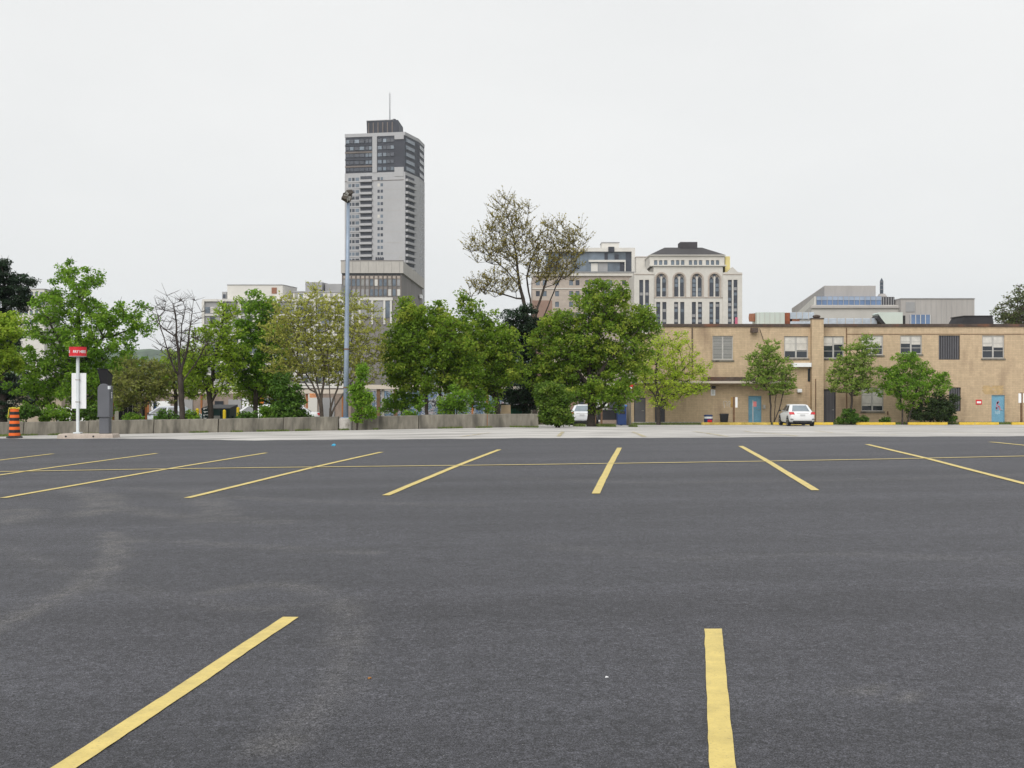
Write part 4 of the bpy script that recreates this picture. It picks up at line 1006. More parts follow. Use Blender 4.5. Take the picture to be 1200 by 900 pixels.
tp.tube((-.17, -.1, Hb_ - .02), (-.2, -.12, Hb_ - .35), .016, .012, 5)
tp.build('tape', M_TAPE, br)
# scraps on the pavement
def scrap(name, label, cat, px, py, s, m, seed):
    r = random.Random(seed); x, y, z = corner(px, py)
    bm = bmesh.new(); bmesh.ops.create_icosphere(bm, subdivisions=2, radius=s)
    for v in bm.verts: v.co *= r.uniform(.6, 1.25); v.co.z = abs(v.co.z) * .85
    me = bpy.data.meshes.new(name); bm.to_mesh(me); bm.free(); me.materials.append(m)
    o = bpy.data.objects.new(name, me); o.location = (x, y, z); link(o); return tag(o, label, cat)
scrap('crumpled_bag', 'crumpled white plastic bag lying in front of the concrete wall', 'litter', 237.5, 505.5, .12, M_WHITE, 1)
scrap('paper_scrap', 'small blue scrap lying on the asphalt edge', 'litter', 391, 522.5, .055, mat('blue wrapper', (0.06, 0.35, 0.55), .5), 2)
scrap('paper_scrap', 'tiny white paper scrap lying on the open asphalt', 'litter', 711, 794, .008, M_WHITE, 3)
scrap('dry_leaf', 'tiny orange brown dry leaf lying on the asphalt beside the long near line', 'leaf', 433, 796, .010, mat('dry leaf', (.3, .14, .04), .8), 4)
for k, px in enumerate((219, 223.5, 228)):
    tag(scrap('debris_lump', 'small dark lump of debris lying beside the crumpled white bag', 'debris', px, 506.5, .06, mat('dark debris', (0.06, 0.055, 0.05), .9), 5 + k), group='dark debris by the wall')

# ------------------------------------------------------------------ wheel stops along the brick wall
stops = [(822, 903, 'weathered dull yellow kerb running past the black and blue bins', .62), (906, 976, 'yellow concrete wheel stop in front of the parked white sedan', 1), (1003, 1049, 'yellow wheel stop just right of the tree with ivy round its foot', 1),
         (1064, 1110, 'yellow wheel stop below the dark evergreen shrub', 1), (1124, 1170, 'yellow wheel stop left of the graffiti marked blue door', 1), (1185.5, 1236, 'yellow wheel stop under the post with two white boards at the wall end', 1)]
M_YDULL = mat('dull yellow kerb paint', (0.42, 0.31, 0.07), .8, .25, 2, .2, 15)
SD = 84.0
for (a, b, lab, kk) in stops:
    x0, x1 = (a - 600) * SD / F, (b - 600) * SD / F; z = float(gz((x0 + x1) / 2, SD)) - .02
    h = .19
    prof = [(-.1, -.03), (-.1, .08), (-.06, h), (.06, h), (.1, .08), (.1, -.03)]
    mb = MB().loft([[(x, y, zz_) for y, zz_ in prof] for x in ([x0 + .0, x0 + .05] + [x0 + (x1 - x0) * t for t in (.25, .5, .75)] + [x1 - .05, x1])])
    o = mb.build('wheel_stop', M_YELLOW if kk == 1 else M_YDULL); o.location = (0, SD, z); tag(o, lab, 'wheel stop')

# ------------------------------------------------------------------ small things along the brick wall
def gnd(px, d): x = (px - 600) * d / F; return Vector((x, d, float(gz(x, d)) - .03))
def zl(py, d, base): return CAMZ + (450 - py) * d / F - base.z
d = 86.3; b = gnd(830, d)
bn = empty('waste_bin', b, 'short blue bin with white band and red patch by the wall', 'bin')
h = zl(486, d, b); w = .32
M_NAVY = mat('navy bin paint', (0.035, 0.06, 0.16), .5)
MB().lathe(0, 0, [(w * .92, .02), (w, h * .62)], 20).build('drum', M_NAVY, bn, smooth=False)
MB().lathe(0, 0, [(w, h * .62 + .003), (w, h * .82)], 20).build('white_band', M_WHITE, bn)
MB().lathe(0, 0, [(w, h * .82 + .003), (w * 1.05, h * .93), (w * .8, h)], 20).build('lid', M_NAVY, bn)
MB().box(-.1, .22, -w - .02, -w + .06, h * .22, h * .52).build('red_patch', M_RED, bn)
b = gnd(848.5, d)
bn = empty('waste_bin', b, 'black wheeled bin against the brick wall below white scrawl', 'bin'); h = zl(484.5, d, b)
MB().loft([[(-.22, -.22, .06), (.22, -.22, .06), (.22, .22, .06), (-.22, .22, .06)], [(-.29, -.28, h * .9), (.29, -.28, h * .9), (.29, .28, h * .9), (-.29, .28, h * .9)]]).build('body', M_BLACK, bn, bevel=.02)
MB().loft([[(-.31, -.31, h * .9 + .003), (.31, -.31, h * .9 + .003), (.31, .3, h * .9 + .003), (-.31, .3, h * .9 + .003)], [(-.27, -.26, h), (.27, -.26, h), (.27, .3, h * .97), (-.27, .3, h * .97)]]).build('lid', M_BLACK, bn)
for s in (-1, 1): MB().tube((s * .24, .2, .09), (s * .3, .2, .09), .09, n=12).build('wheel', M_BLACK, bn)
def post_sign(px, d, label, top, boards, wood=True, w=.1):
    b = gnd(px, d); e = empty('signpost', b, label, 'signpost'); h = zl(top, d, b)
    MB().box(-w / 2, w / 2, -w / 2, w / 2, 0, h).build('post', M_BROWNPOST if wood else M_TRIM, e)
    for (a0, a1, q0, q1, m) in boards:
        bd = MB().box((a0 - px) * d / F, (a1 - px) * d / F, -w / 2 - .03, -w / 2 - .003, zl(q1, d, b), zl(q0, d, b)).build('board', m, e)
    return e
M_WOODY = mat('yellowish timber', (0.30, 0.19, 0.07), .85, .2, 3)
e = post_sign(860, 85.2, 'tan timber signpost with two white boards beside the bins', 465, [(856.2, 858.6, 465.5, 477.5, M_WHITE), (861.4, 864, 465.5, 477.5, M_WHITE)], w=.13)
e.children[0].data.materials[0] = M_WOODY
e = post_sign(1197, 85.2, 'timber signpost with white boards right of the graffiti marked door', 460, [(1193, 1196.2, 461, 472, M_WHITE), (1198.4, 1202, 461, 472, M_WHITE)], w=.12)
e = post_sign(882.3, 85.4, 'thin metal signpost with small red notice before the blue door', 469, [(882.6, 886.4, 470.5, 476.5, mat('faded red notice', (.5, .16, .16), .6))], wood=False, w=.05)
b = gnd(737, 82); e = empty('utility_post', b, 'short concrete post carrying red and white notices at the wing corner', 'post'); h = zl(465, 82, b)
MB().lathe(0, 0, [(.17, 0), (.13, h)], 12).build('post', M_CONC, e)
MB().box(-.2, .2, -.18, -.15, h - .02, h + .42).build('board', M_WHITE, e)
MB().box(-.05, .26, -.2, -.17, h + .43, h + .85).build('board', M_RED, e)
e2 = MB().box(.0, .2, -.21, -.201, h + .55, h + .7).build('print_panel', M_WHITE, e)

# ------------------------------------------------------------------ vehicles
M_CARW = mat('white car paint', (0.72, 0.735, 0.74), .3, .02, 1, spec=.5)
M_TYRE = mat('tyre rubber', (0.02, 0.02, 0.021), .8)
M_RIM = mat('alloy rim', (0.45, 0.46, 0.47), .35, metal=.7)
M_TAIL = mat('tail lamp red', (0.55, 0.03, 0.035), .25, .05, 3, spec=.6)
M_CARGL = mat('car glass', (0.05, 0.06, 0.07), .06, .1, 1, spec=.6)
M_REARGL = mat('rear window glass', (0.20, 0.24, 0.27), .08, .15, 2, spec=.7)
def make_car(label, loc, rz, paint, group=None, L=4.35, Wd=1.74, H=1.48):
    c = empty('parked_car', loc, label, 'car', rz, group)
    hw = Wd / 2
    # local +y is the front; stations of the lower body
    st = [(-L / 2, .80, .46, .86), (-L / 2 + .10, .93, .30, 1.0), (-L / 2 + .42, .985, .24, 1.04), (-L / 2 + 1.0, 1.0, .2, 1.02), (0, 1.0, .19, .98), (L / 2 - 1.35, 1.0, .2, .97), (L / 2 - .75, .985, .22, .90), (L / 2 - .2, .92, .26, .78), (L / 2, .74, .36, .66)]
    rings = []
    for y, wf, zb, zt in st:
        w = hw * wf
        rings.append([(-w * .86, y, zb), (-w * .97, y, zb + .1), (-w, y, zb + .32), (-w * .985, y, zt - .17), (-w * .90, y, zt - .03), (-w * .55, y, zt + .015), (w * .55, y, zt + .015), (w * .90, y, zt - .03), (w * .985, y, zt - .17), (w, y, zb + .32), (w * .97, y, zb + .1), (w * .86, y, zb)])
    body = MB().loft(rings).build('body', paint, c, smooth=True, subsurf=2)
    # cabin
    yb0, yt0, yt1, yb1 = -L / 2 + .55, -L / 2 + 1.22, .35, 1.12
    zb, zt = .97, H
    wb, wt = hw * .93, hw * .66
    cab = []
    for t, (ya, yb) in zip((0, .33, .66, .92, 1.0), ((yb0, yb1), (0, 0), (0, 0), (0, 0), (0, 0))):
        y0 = yb0 + (yt0 - yb0) * t; y1 = yb1 + (yt1 - yb1) * t; w = wb + (wt - wb) * t; z = zb + (zt - zb) * t
        if t == 1.0: y0 += .14; y1 -= .14; w -= .12; z = zt + .0
        if t == .92: z = zt - .035
        cab.append([(-w, y0 + .1, z), (-w * .7, y0, z), (w * .7, y0, z), (w, y0 + .1, z), (w, (y0 + y1) / 2, z), (w, y1 - .1, z), (w * .7, y1, z), (-w * .7, y1, z), (-w, y1 - .1, z), (-w, (y0 + y1) / 2, z)])
    cabin = MB().loft(cab).build('cabin', paint, c, smooth=False, bevel=.05)
    def quad(name, m, P, off, par):
        P = [Vector(p) for p in P]; n = (P[1] - P[0]).cross(P[3] - P[0]).normalized() * off
        q = [p + n for p in P] + [p + n * .2 for p in P]
        return MB().loft([[tuple(p) for p in q[4:]], [tuple(p) for p in q[:4]]]).build(name, m, par)
    def cp(t, s, fr):      # a point of the cabin side: s=-1/1, fr along the length
        y0 = yb0 + .1 + (yt0 - yb0) * t; y1 = yb1 - .1 + (yt1 - yb1) * t; w = wb + (wt - wb) * t
        return (s * w, y0 + (y1 - y0) * fr, zb + (zt - zb) * t)
    def rp(t, u):
        y0 = yb0 + (yt0 - yb0) * t; w = (wb + (wt - wb) * t) * .74
        return (u * w, y0, zb + (zt - zb) * t)
    def fp(t, u):
        y0 = yb1 + (yt1 - yb1) * t; w = (wb + (wt - wb) * t) * .74
        return (-u * w, y0, zb + (zt - zb) * t)
    quad('rear_window', M_REARGL, [rp(.12, -1), rp(.12, 1), rp(.86, 1), rp(.86, -1)], .012, cabin)
    quad('windscreen', M_CARGL, [fp(.08, -1), fp(.08, 1), fp(.88, 1), fp(.88, -1)], .012, cabin)
    for s in (-1, 1):
        for f0, f1 in ((.07, .44), (.49, .93)):
            P = [cp(.12, s, f0 if s > 0 else f1), cp(.12, s, f1 if s > 0 else f0), cp(.84, s, f1 * .97 if s > 0 else f0 + .03), cp(.84, s, f0 + .03 if s > 0 else f1 * .97)]
            quad('side_window', M_CARGL, P, .012, cabin)
        MB().loft([[(s * (hw + .0), .78, .98), (s * (hw + .17), .76, .97), (s * (hw + .17), .84, .97), (s * hw, .9, .98)], [(s * (hw + .0), .78, 1.08), (s * (hw + .16), .76, 1.10), (s * (hw + .16), .84, 1.08), (s * hw, .9, 1.07)]]).build('mirror', M_BLACK, c)
        for y in (-L / 2 + .80, L / 2 - .88):
            wm = MB(); R = .315
            wm.loft([[(s * (hw + o_), y + r * math.cos(t), R + r * math.sin(t)) for t in np.linspace(0, 6.2832, 21)[:-1]] for o_, r in ((-.2, R * .97), (-.18, R), (-.01, R), (.012, R * .95), (.012, R * .7))])
            wh = wm.build('wheel', M_TYRE, c)
            MB().loft([[(s * (hw + o_), y + r * math.cos(t), R + r * math.sin(t)) for t in np.linspace(0, 6.2832, 17)[:-1]] for o_, r in ((.008, R * .68), (.016, R * .64), (.005, R * .2))]).build('rim', M_RIM, wh)
            ar = MB(); ar.loft([[(s * (hw * .995 + o_), y + r * math.cos(t), R + .03 + r * math.sin(t)) for t in np.linspace(-.25, math.pi + .25, 18)] for o_, r in ((.003, R + .012), (.003, R + .075), (-.15, R + .075), (-.15, R + .012))], cap=False)
            ar.build('wheel_arch', M_BLACK, c)
        x0 = s * hw
        MB().loft([[(s * .52, -L / 2 - .0, .84), (s * .80, -L / 2 + .10, .82), (s * .80, -L / 2 + .12, 1.0), (s * .58, -L / 2 + .06, .99)], [(s * .54, -L / 2 - .035, .85), (s * .85, -L / 2 + .12, .83), (s * .86, -L / 2 + .25, .99), (s * .6, -L / 2 + .02, .985)]]).build('tail_light', M_TAIL, c)
        MB().box(s * .72 - .1, s * .72 + .1, -L / 2 - .03, -L / 2 + .06, .50, .54).build('reflector', M_BLACK, c)
        MB().loft([[(s * .5, L / 2 - .1, .62), (s * .76, L / 2 - .22, .64), (s * .76, L / 2 - .2, .76), (s * .5, L / 2 - .1, .74)], [(s * .52, L / 2 + .01, .63), (s * .78, L / 2 - .15, .65), (s * .78, L / 2 - .15, .75), (s * .52, L / 2 + .0, .73)]]).build('headlight', M_RIM, c)
    MB().box(-.62, .62, -L / 2 - .035, -L / 2 + .15, .29, .40).build('diffuser', M_BLACK, c, bevel=.02)
    MB().box(-.16, .16, -L / 2 - .028, -L / 2 + .01, .74, .84).build('licence_plate', mat('number plate', (0.5, 0.51, 0.52), .5), c)
    MB().box(-.4, .4, -L / 2 + .02, -L / 2 + .08, .885, .91).build('boot_handle', M_TRIM, c)
    MB().box(-hw * .8, hw * .8, -L / 2 + .3, L / 2 - .3, .16, .3).build('underbody', M_BLACK, c)
    return c
d = 80.6; b = gnd(932.8, d)
make_car('white sedan parked nose in at the brick wall', (b.x, d, float(gz(b.x, d)) - .012), math.radians(-2), M_CARW)
d = 82; x = (682 - 600) * d / F
make_car('white sedan half hidden behind the leafy bush at the wall end', (x + .25, d + 2, float(gz(x, d + 2)) - .03), math.radians(-7), mat('cool white car paint', (0.66, 0.68, 0.70), .3))
paints = [('white hatchback parked beyond the dark green dumpster', 299, 72, 90, (0.68, 0.69, 0.70)), ('silver grey car parked behind the thin bare tree', 196, 74, 80, (0.48, 0.51, 0.55)), ('pale car parked under the shelter between rust posts', 336, 75, 97, (0.60, 0.62, 0.63))]
for lab, px, d, rz, colr in paints:
    b = gnd(px, d)
    make_car(lab, b, math.radians(rz), mat('paint ' + lab[:9], colr, .3, spec=.5))

# ------------------------------------------------------------------ things behind the low wall
M_DGREEN = mat('dark green steel', (0.02, 0.05, 0.048), .6, .15, 2)
M_DGREEN2 = mat('green bin steel', (0.03, 0.13, 0.075), .6, .15, 2)
def dumpster(px0, px1, pyt, d, label, m, scrawl=False):
    b = gnd((px0 + px1) / 2, d); w = (px1 - px0) * d / F / 2; h = zl(pyt, d, b)
    e = empty('dumpster', b, label, 'dumpster')
    MB().loft([[(-w * .95, -.75, .15), (w * .95, -.75, .15), (w * .95, .75, .15), (-w * .95, .75, .15)], [(-w, -.85, h * .85), (w, -.85, h * .85), (w, .85, h * .85), (-w, .85, h * .85)]]).build('bin', m, e)
    MB().loft([[(-w, -.88, h * .85 + .003), (w, -.88, h * .85 + .003), (w, .88, h * .85 + .003), (-w, .88, h * .85 + .003)], [(-w, -.85, h * .89), (w, -.85, h * .89), (w, .88, h), (-w, .88, h)]]).build('lid', M_BLACK, e)
    for s in (-1, 1): MB().box(s * w - .05, s * w + .05, -.3, .3, h * .45, h * .58).build('lift_pocket', m, e)
    for k in range(4): piece('rib', m, e, -w * .8 + k * w * .5, -w * .8 + k * w * .5 + .08, -.9, -.78, .3, h * .82)
    if scrawl:
        g = MB()
        for k in range(6):
            z = h * .9 - k * h * .12
            g.box(-w * .82, -w * .82 + .16 + .06 * (k % 3), -.925, -.905, z - .05, z - .02).box(-w * .82 + .05 * (k % 2), -w * .82 + .05 * (k % 2) + .05, -.926, -.904, z - .1, z - .051)
        g.build('graffiti', M_WHITE, e)
        MB().box(-w * .1, w * .35, -.92, -.904, h * .35, h * .6).build('patch', M_SHUT, e)
    return e
dumpster(241, 274, 474.5, 60, 'dark green dumpster with white scrawl behind the low wall', M_DGREEN, True)
dumpster(598, 613, 471, 66, 'green dumpster beside the plywood sheet behind the wall', M_DGREEN2)
b = gnd(592, 60); pb = MB().prism([(-.3, 0), (.3, 0), (.27, zl(474.5, 60, b)), (-.2, zl(474.5, 60, b))], 0, .05).build('plywood_sheet', mat('pale plywood', (0.52, 0.40, 0.26), .8, .1, 3)); pb.location = b; tag(pb, 'pale plywood sheet leaning behind the low wall', 'plywood')
for px, d, lab in ((231.3, 54.5, 'yellow bollard left of the dark green dumpster'), (263, 54.5, 'yellow bollard in front of the dark green dumpster'), (279, 55.5, 'yellow bollard right of the dark green dumpster')):
    b = gnd(px, d); h = zl(478.5 if px < 240 else (480 if px < 270 else 477), d, b)
    o = MB().lathe(0, 0, [(.075, 0), (.075, h - .05), (.05, h - .01), (.01, h)], 14).build('bollard', mat('bollard yellow', (0.62, 0.46, 0.02), .5), smooth=False); o.location = b; tag(o, lab, 'bollard')
def shelter(px0, px1, pyf, d, posts, label, z_thick=2.6, mural=None, back=None):
    b = gnd((px0 + px1) / 2, d); e = empty('market_shelter', b, label, 'shelter')
    X0, X1 = (px0 - 600) * d / F - b.x, (px1 - 600) * d / F - b.x
    zf = zl(pyf, d, b)
    rf = piece('roof', M_GREYP, e, X0, X1, .1, 1.5, zf, zf + .12)
    subpiece('fascia', M_CREAM, rf, X0 - .05, X1 + .05, 0, .098, zf - .08, zf + .2)
    for p in posts:
        xp = (p - 600) * d / F - b.x
        piece('post', M_RUST, e, xp - .06, xp + .06, .2, .32, 0, zf - .005)
    return e, b, X0, X1, zf
def mural_mat():
    m = bpy.data.materials.new('spray painted mural'); m.use_nodes = True
    n, l = m.node_tree.nodes, m.node_tree.links; bs = n['Principled BSDF']; bs.inputs['Roughness'].default_value = .8
    geo = n.new('ShaderNodeNewGeometry')
    nz_ = n.new('ShaderNodeTexNoise'); nz_.inputs['Scale'].default_value = 0.9; nz_.inputs['Detail'].default_value = 3; nz_.inputs['Distortion'].default_value = 2.2; l.new(geo.outputs['Position'], nz_.inputs['Vector'])
    cr_ = n.new('ShaderNodeValToRGB'); cr_.color_ramp.interpolation = 'CONSTANT'; E = cr_.color_ramp.elements
    cols = [(0.0, (.40, .42, .44)), (.36, (.04, .09, .24)), (.40, (.24, .29, .33)), (.44, (.06, .07, .08)), (.47, (.12, .21, .31)), (.52, (.33, .34, .35)), (.56, (.03, .03, .04)), (.59, (.34, .36, .38)), (.655, (.42, .22, .27)), (.68, (.38, .40, .41))]
    E[0].color = (*cols[0][1], 1); E[1].position = cols[1][0]; E[1].color = (*cols[1][1], 1)
    for p, c in cols[2:]: q = E.new(p); q.color = (*c, 1)
    l.new(nz_.outputs['Fac'], cr_.inputs['Fac']); l.new(cr_.outputs['Color'], bs.inputs['Base Color']); return m
M_MURAL = mural_mat()
M_SHOP = mat('dull storefront wall', (0.30, 0.24, 0.20), .85, .25, .6, .15, 4)
e, b, X0, X1, zf = shelter(168, 411, 459.8, 79, [172, 235, 297.5, 359, 401], 'long low shelter with thin white fascia left of the light pole', back=M_SHOP)
M_ORAW = mat('orange shop sign', (0.70, 0.22, 0.03), .6, .2, 3)
b = gnd(290, 85.6); e = empty('storefront', b, 'dull storefront row seen behind the shelter posts left of the light pole', 'storefront')
piece('wall', M_SHOP, e, (168 - 600) * 85.6 / F - b.x, (411 - 600) * 85.6 / F - b.x, 0, 6, 0, zl(455, 85.6, b))
piece('roof_edge', M_OFFW, e, (167 - 600) * 85.6 / F - b.x, (411.5 - 600) * 85.6 / F - b.x, -.3, 6.2, zl(455, 85.6, b) + .003, zl(452.5, 85.6, b))
for a, b2, q0, q1, m in ((252, 262, 470, 492, M_GLASS), (268, 283, 468, 492, M_GREYP), (284, 292, 466, 492, M_WHITE), (300, 309, 466, 473, M_ORAW), (310, 330, 467, 490, M_GLASSB), (352, 356, 463, 492, M_WHITE), (361, 372, 462, 492, M_OFFW), (374, 392, 466, 490, M_GREYP), (363, 371, 461, 466, M_ORAW), (178, 200, 470, 489, M_WHITE), (180, 184, 471, 486, mat('blue poster', (.05, .2, .55), .5)), (206, 226, 468, 490, M_GREYP)):
    dd = 85.6; pxx = lambda p: (p - 600) * dd / F - b.x
    piece('shopfront_panel', m, e, pxx(a), pxx(b2), -.1, -.003, max(.05, zl(q1, dd, b)), zl(q0, dd, b))
e, b, X0, X1, zf = shelter(408, 604, 454.5, 79, [423.5, 553.5, 571], 'low shelter with cream fascia and brown columns right of the light pole', back=M_MURAL)
for p, m in ((443, M_BROWNPOST), (463, M_BROWNPOST)):
    piece('column', m, e, (p - 2 - 600) * 79 / F - b.x, (p + 2.2 - 600) * 79 / F - b.x, .15, .4, 0, zf - .005)
piece('concrete_column', M_CONC_LIGHT, e, (446.3 - 600) * 79 / F - b.x, (449.5 - 600) * 79 / F - b.x, .3, .6, 0, zf - .006)
b = gnd(506, 84); mw = empty('mural_wall', b, 'wall covered in blue white and pink spray paint behind the shelter', 'wall')
piece('painted_wall', M_MURAL, mw, (436 - 600) * 84 / F - b.x, (604 - 600) * 84 / F - b.x, 0, .3, 0, zl(458, 84, b))
piece('coping', M_CONC_LIGHT, mw, (435.5 - 600) * 84 / F - b.x, (604.5 - 600) * 84 / F - b.x, -.05, .35, zl(458, 84, b) + .003, zl(457, 84, b))
# orange stakes and dark screen fence at the left
b = gnd(155, 57); fe = empty('screen_fence', b, 'black mesh screen fence with orange stakes left of the bare tree', 'fence')
fx = lambda p: (p - 600) * 57 / F - b.x
for k in range(6): piece('screen_panel', mat('black fence mesh', (0.012, 0.012, 0.013), .9), fe, fx(139 + k * 5.5), fx(139 + (k + 1) * 5.5) - .02, 0, .03, .05, zl(470, 57, b))
for p in (133, 171.5): piece('stake', M_RUST, fe, fx(p) - .05, fx(p) + .05, -.06, -.004, 0, zl(466, 57, b))
for p, q, lab, bw_, bh, m in ((528.5, 466, 'black backed street sign on a thin pole behind the low wall', .2, .42, M_BLACK), (547, 466.5, 'small white street sign on a pole before the mural', .15, .22, M_WHITE)):
    b = gnd(p, 57); s = empty('street_sign', b, lab, 'sign'); h = zl(q, 57, b)
    MB().lathe(0, 0, [(.03, 0), (.03, h)], 8).build('pole', M_TRIM if m is M_WHITE else M_BLACK, s)
    MB().box(-bw_, bw_, -.06, -.035, h - bh * 2, h).build('plate', m, s, bevel=.005)
# low house and picket bits behind the left trees
b = gnd(50, 96); hs = empty('low_house', b, 'low beige house glimpsed through the trees behind the barrel', 'house')
q_ = lambda p: (p - 600) * 96 / F - b.x
wall_mb(MB(), q_(16), q_(72), 0, zl(462, 96, b), [(q_(42), q_(46), zl(483, 96, b), zl(475, 96, b)), (q_(58), q_(62), zl(483, 96, b), zl(475, 96, b))], .2, 8).build('wall', mat('beige siding', (0.38, 0.32, 0.25), .85, .1, 1), hs)
for a in (42, 58): piece('window', M_GLASSB, hs, q_(a) + .03, q_(a + 4) - .03, .1, .19, zl(483, 96, b) + .03, zl(475, 96, b) - .03)
MB().prism([(q_(14), zl(462, 96, b) + .01), (q_(74), zl(462, 96, b) + .01), (q_(44), zl(446, 96, b))], -.4, 8.4).build('roof', M_ROOFD, hs)
b = gnd(83, 84); gf = empty('picket_fence', b, 'white fence boards showing under the left trees', 'fence')
for k in range(9): piece('board', M_WHITE, gf, (k - 4.5) * .22, (k - 4.5) * .22 + .17, 0, .03, .02, 1.5 + .06 * (k % 2))
piece('rail', M_WHITE, gf, -1.05, 1.0, .031, .08, .5, .6); piece('rail', M_WHITE, gf, -1.05, 1.0, .031, .08, 1.1, 1.2)
# street side pieces seen under the big maple
b = gnd(706, 92); sf = empty('shop_building', b, 'low white and dark shopfront seen beneath the big maple', 'building')
q_ = lambda p: (p - 600) * 92 / F - b.x
zt_ = zl(452, 92, b)
wall_mb(MB(), q_(628), q_(742), 0, zt_, [], .2, 9).build('wall', M_SHOP, sf)
piece('roof_edge', M_OFFW, sf, q_(627), q_(743), -.3, 9.2, zt_ + .003, zt_ + .2)
for k, (a, b2, m, q0, q1) in enumerate(((632, 640, M_WHITE, 470, 494), (642, 650, M_GLASSD, 470, 494), (652, 664, M_OFFW, 468, 494), (668, 676, M_REDBR, 468, 494), (678, 684, M_GLASSD, 468, 494), (697, 703, M_WHITE, 466, 494), (704, 712, M_WHITE, 462, 486), (714, 724, M_GLASSD, 466, 489), (726, 735, mat('blue hoarding', (.06, .22, .6), .6), 468, 480))):
    piece('shopfront_panel', m, sf, q_(a), q_(b2), -.1 - .002 * k, -.003, zl(q1, 92, b), zl(q0, 92, b))
b = gnd(729, 79); bl = empty('blue_container', b, 'dark blue bin container beside the concrete post', 'container')
MB().box(-.3, .3, 0, .9, .06, 1.3).build('body', mat('dark blue steel', (.02, .045, .14), .5), bl, bevel=.03)
MB().box(-.33, .33, -.03, .95, 1.303, 1.4).build('lid', mat('bright blue lid', (.05, .2, .55), .5), bl, bevel=.02)
MB().box(-.2, .2, -.02, -.001, .8, 1.0).build('chute', M_BLACK, bl)
b = gnd(715, 80); bl = empty('low_trailer', b, 'low black open trailer parked under the big maple', 'trailer')
MB().box(-.85, .85, 0, 1.6, .4, 1.0).build('bed', M_BLACK, bl); MB().box(-.88, .88, -.04, 1.64, 1.003, 1.08).build('rail', M_BLACK, bl)
for s in (-1, 1): MB().tube((s * .9, .8, .3), (s * .75, .8, .3), .3, n=16).build('wheel', M_TYRE, bl)
for p, d, lab in ((705, 74, 'thin brown timber post right of the big maple trunk'), (697.5, 76, 'thin rust brown post just behind the big maple trunk')):
    b = gnd(p, d); o = MB().box(-.055, .055, -.055, .055, 0, zl(462, d, b)).build('timber_post', M_BROWNPOST); o.location = b; tag(o, lab, 'post')

# ------------------------------------------------------------------ vegetation
def leaf_mat(name, c0, c1, c2, trans=0.42):
    m = bpy.data.materials.new(name); m.use_nodes = True
    n, l = m.node_tree.nodes, m.node_tree.links
    b = n['Principled BSDF']; o = n['Material Output']
    at = n.new('ShaderNodeAttribute'); at.attribute_name = 'tone'
    cr_ = n.new('ShaderNodeValToRGB'); E = cr_.color_ramp.elements
    E[0].color = (*c0, 1); E[1].color = (*c2, 1); q = E.new(.5); q.color = (*c1, 1)
    l.new(at.outputs['Fac'], cr_.inputs['Fac']); l.new(cr_.outputs['Color'], b.inputs['Base Color'])
    b.inputs['Roughness'].default_value = .6; b.inputs['Specular IOR Level'].default_value = .25
    tr = n.new('ShaderNodeBsdfTranslucent'); l.new(cr_.outputs['Color'], tr.inputs['Color'])
    mx = n.new('ShaderNodeMixShader'); mx.inputs[0].default_value = trans
    l.new(b.outputs[0], mx.inputs[1]); l.new(tr.outputs[0], mx.inputs[2]); l.new(mx.outputs[0], o.inputs['Surface'])
    return m
L_GREEN = leaf_mat('fresh green leaves', (.125, .25, .025), (.215, .40, .038), (.34, .52, .06), .54)
L_MAPLE = leaf_mat('maple leaves', (.11, .20, .02), (.205, .34, .032), (.42, .49, .07), .52)
L_LIME = leaf_mat('lime leaves', (.36, .52, .045), (.50, .64, .07), (.62, .68, .12), .58)
L_OLIVE = leaf_mat('olive catkin leaves', (.36, .40, .075), (.50, .53, .11), (.61, .61, .17), .55)
L_BRONZE = leaf_mat('bronze young leaves', (.26, .22, .055), (.36, .31, .075), (.46, .41, .11), .45)
L_PINE = leaf_mat('dark needles', (.014, .030, .014), (.026, .052, .024), (.042, .076, .036), .2)
L_YGREEN = leaf_mat('yellow green leaves', (.23, .37, .035), (.35, .51, .052), (.49, .60, .08), .56)
L_SOFT = leaf_mat('soft willow leaves', (.22, .35, .06), (.32, .47, .085), (.44, .56, .12), .55)
L_DARK = leaf_mat('dark shrub leaves', (.03, .052, .018), (.05, .085, .026), (.085, .13, .04), .3)
L_IVY = leaf_mat('ivy leaves', (.05, .115, .018), (.10, .21, .028), (.17, .29, .04), .35)
M_BARK = mat('dark bark', (0.055, 0.045, 0.038), .95, .25, 3, .2, 20)
M_BARK2 = mat('grey brown bark', (0.10, 0.082, 0.068), .95, .25, 3, .2, 20)

def leaves_mesh(name, m, C, nper, spread, size, r, flat=.75, aspect=.6, upb=.35, tone_c=None):
    """leaf-sized folded quads scattered in small clumps"""
    n = len(C) * nper
    ci = np.repeat(np.arange(len(C)), nper)
    off = r.normal(size=(n, 3)); off /= np.linalg.norm(off, axis=1)[:, None]
    off *= (r.random(n) ** .45)[:, None] * spread * r.uniform(.55, 1.3, len(C))[ci][:, None]
    off[:, 2] *= flat
    P = C[ci] + off
    nrm = r.normal(size=(n, 3)); nrm[:, 2] = np.abs(nrm[:, 2]) + upb; nrm /= np.linalg.norm(nrm, axis=1)[:, None]
    t = r.normal(size=(n, 3)); t -= (t * nrm).sum(1)[:, None] * nrm; t /= np.linalg.norm(t, axis=1)[:, None]
    u = np.cross(nrm, t)
    s = size * r.uniform(.6, 1.3, n)[:, None]
    fold = nrm * s * .18
    V = np.stack([P - t * s * .5, P + u * s * aspect * .5 + fold, P + t * s * .5, P - u * s * aspect * .5 + fold], 1).reshape(-1, 3)
    i = np.arange(n) * 4
    Q = np.stack([i, i + 1, i + 2, i + 3], 1)
    tone = np.clip((tone_c[ci] if tone_c is not None else .5) + r.normal(0, .17, n), 0, 1)
    return raw_mesh(name, m, V, Q, attr=tone)

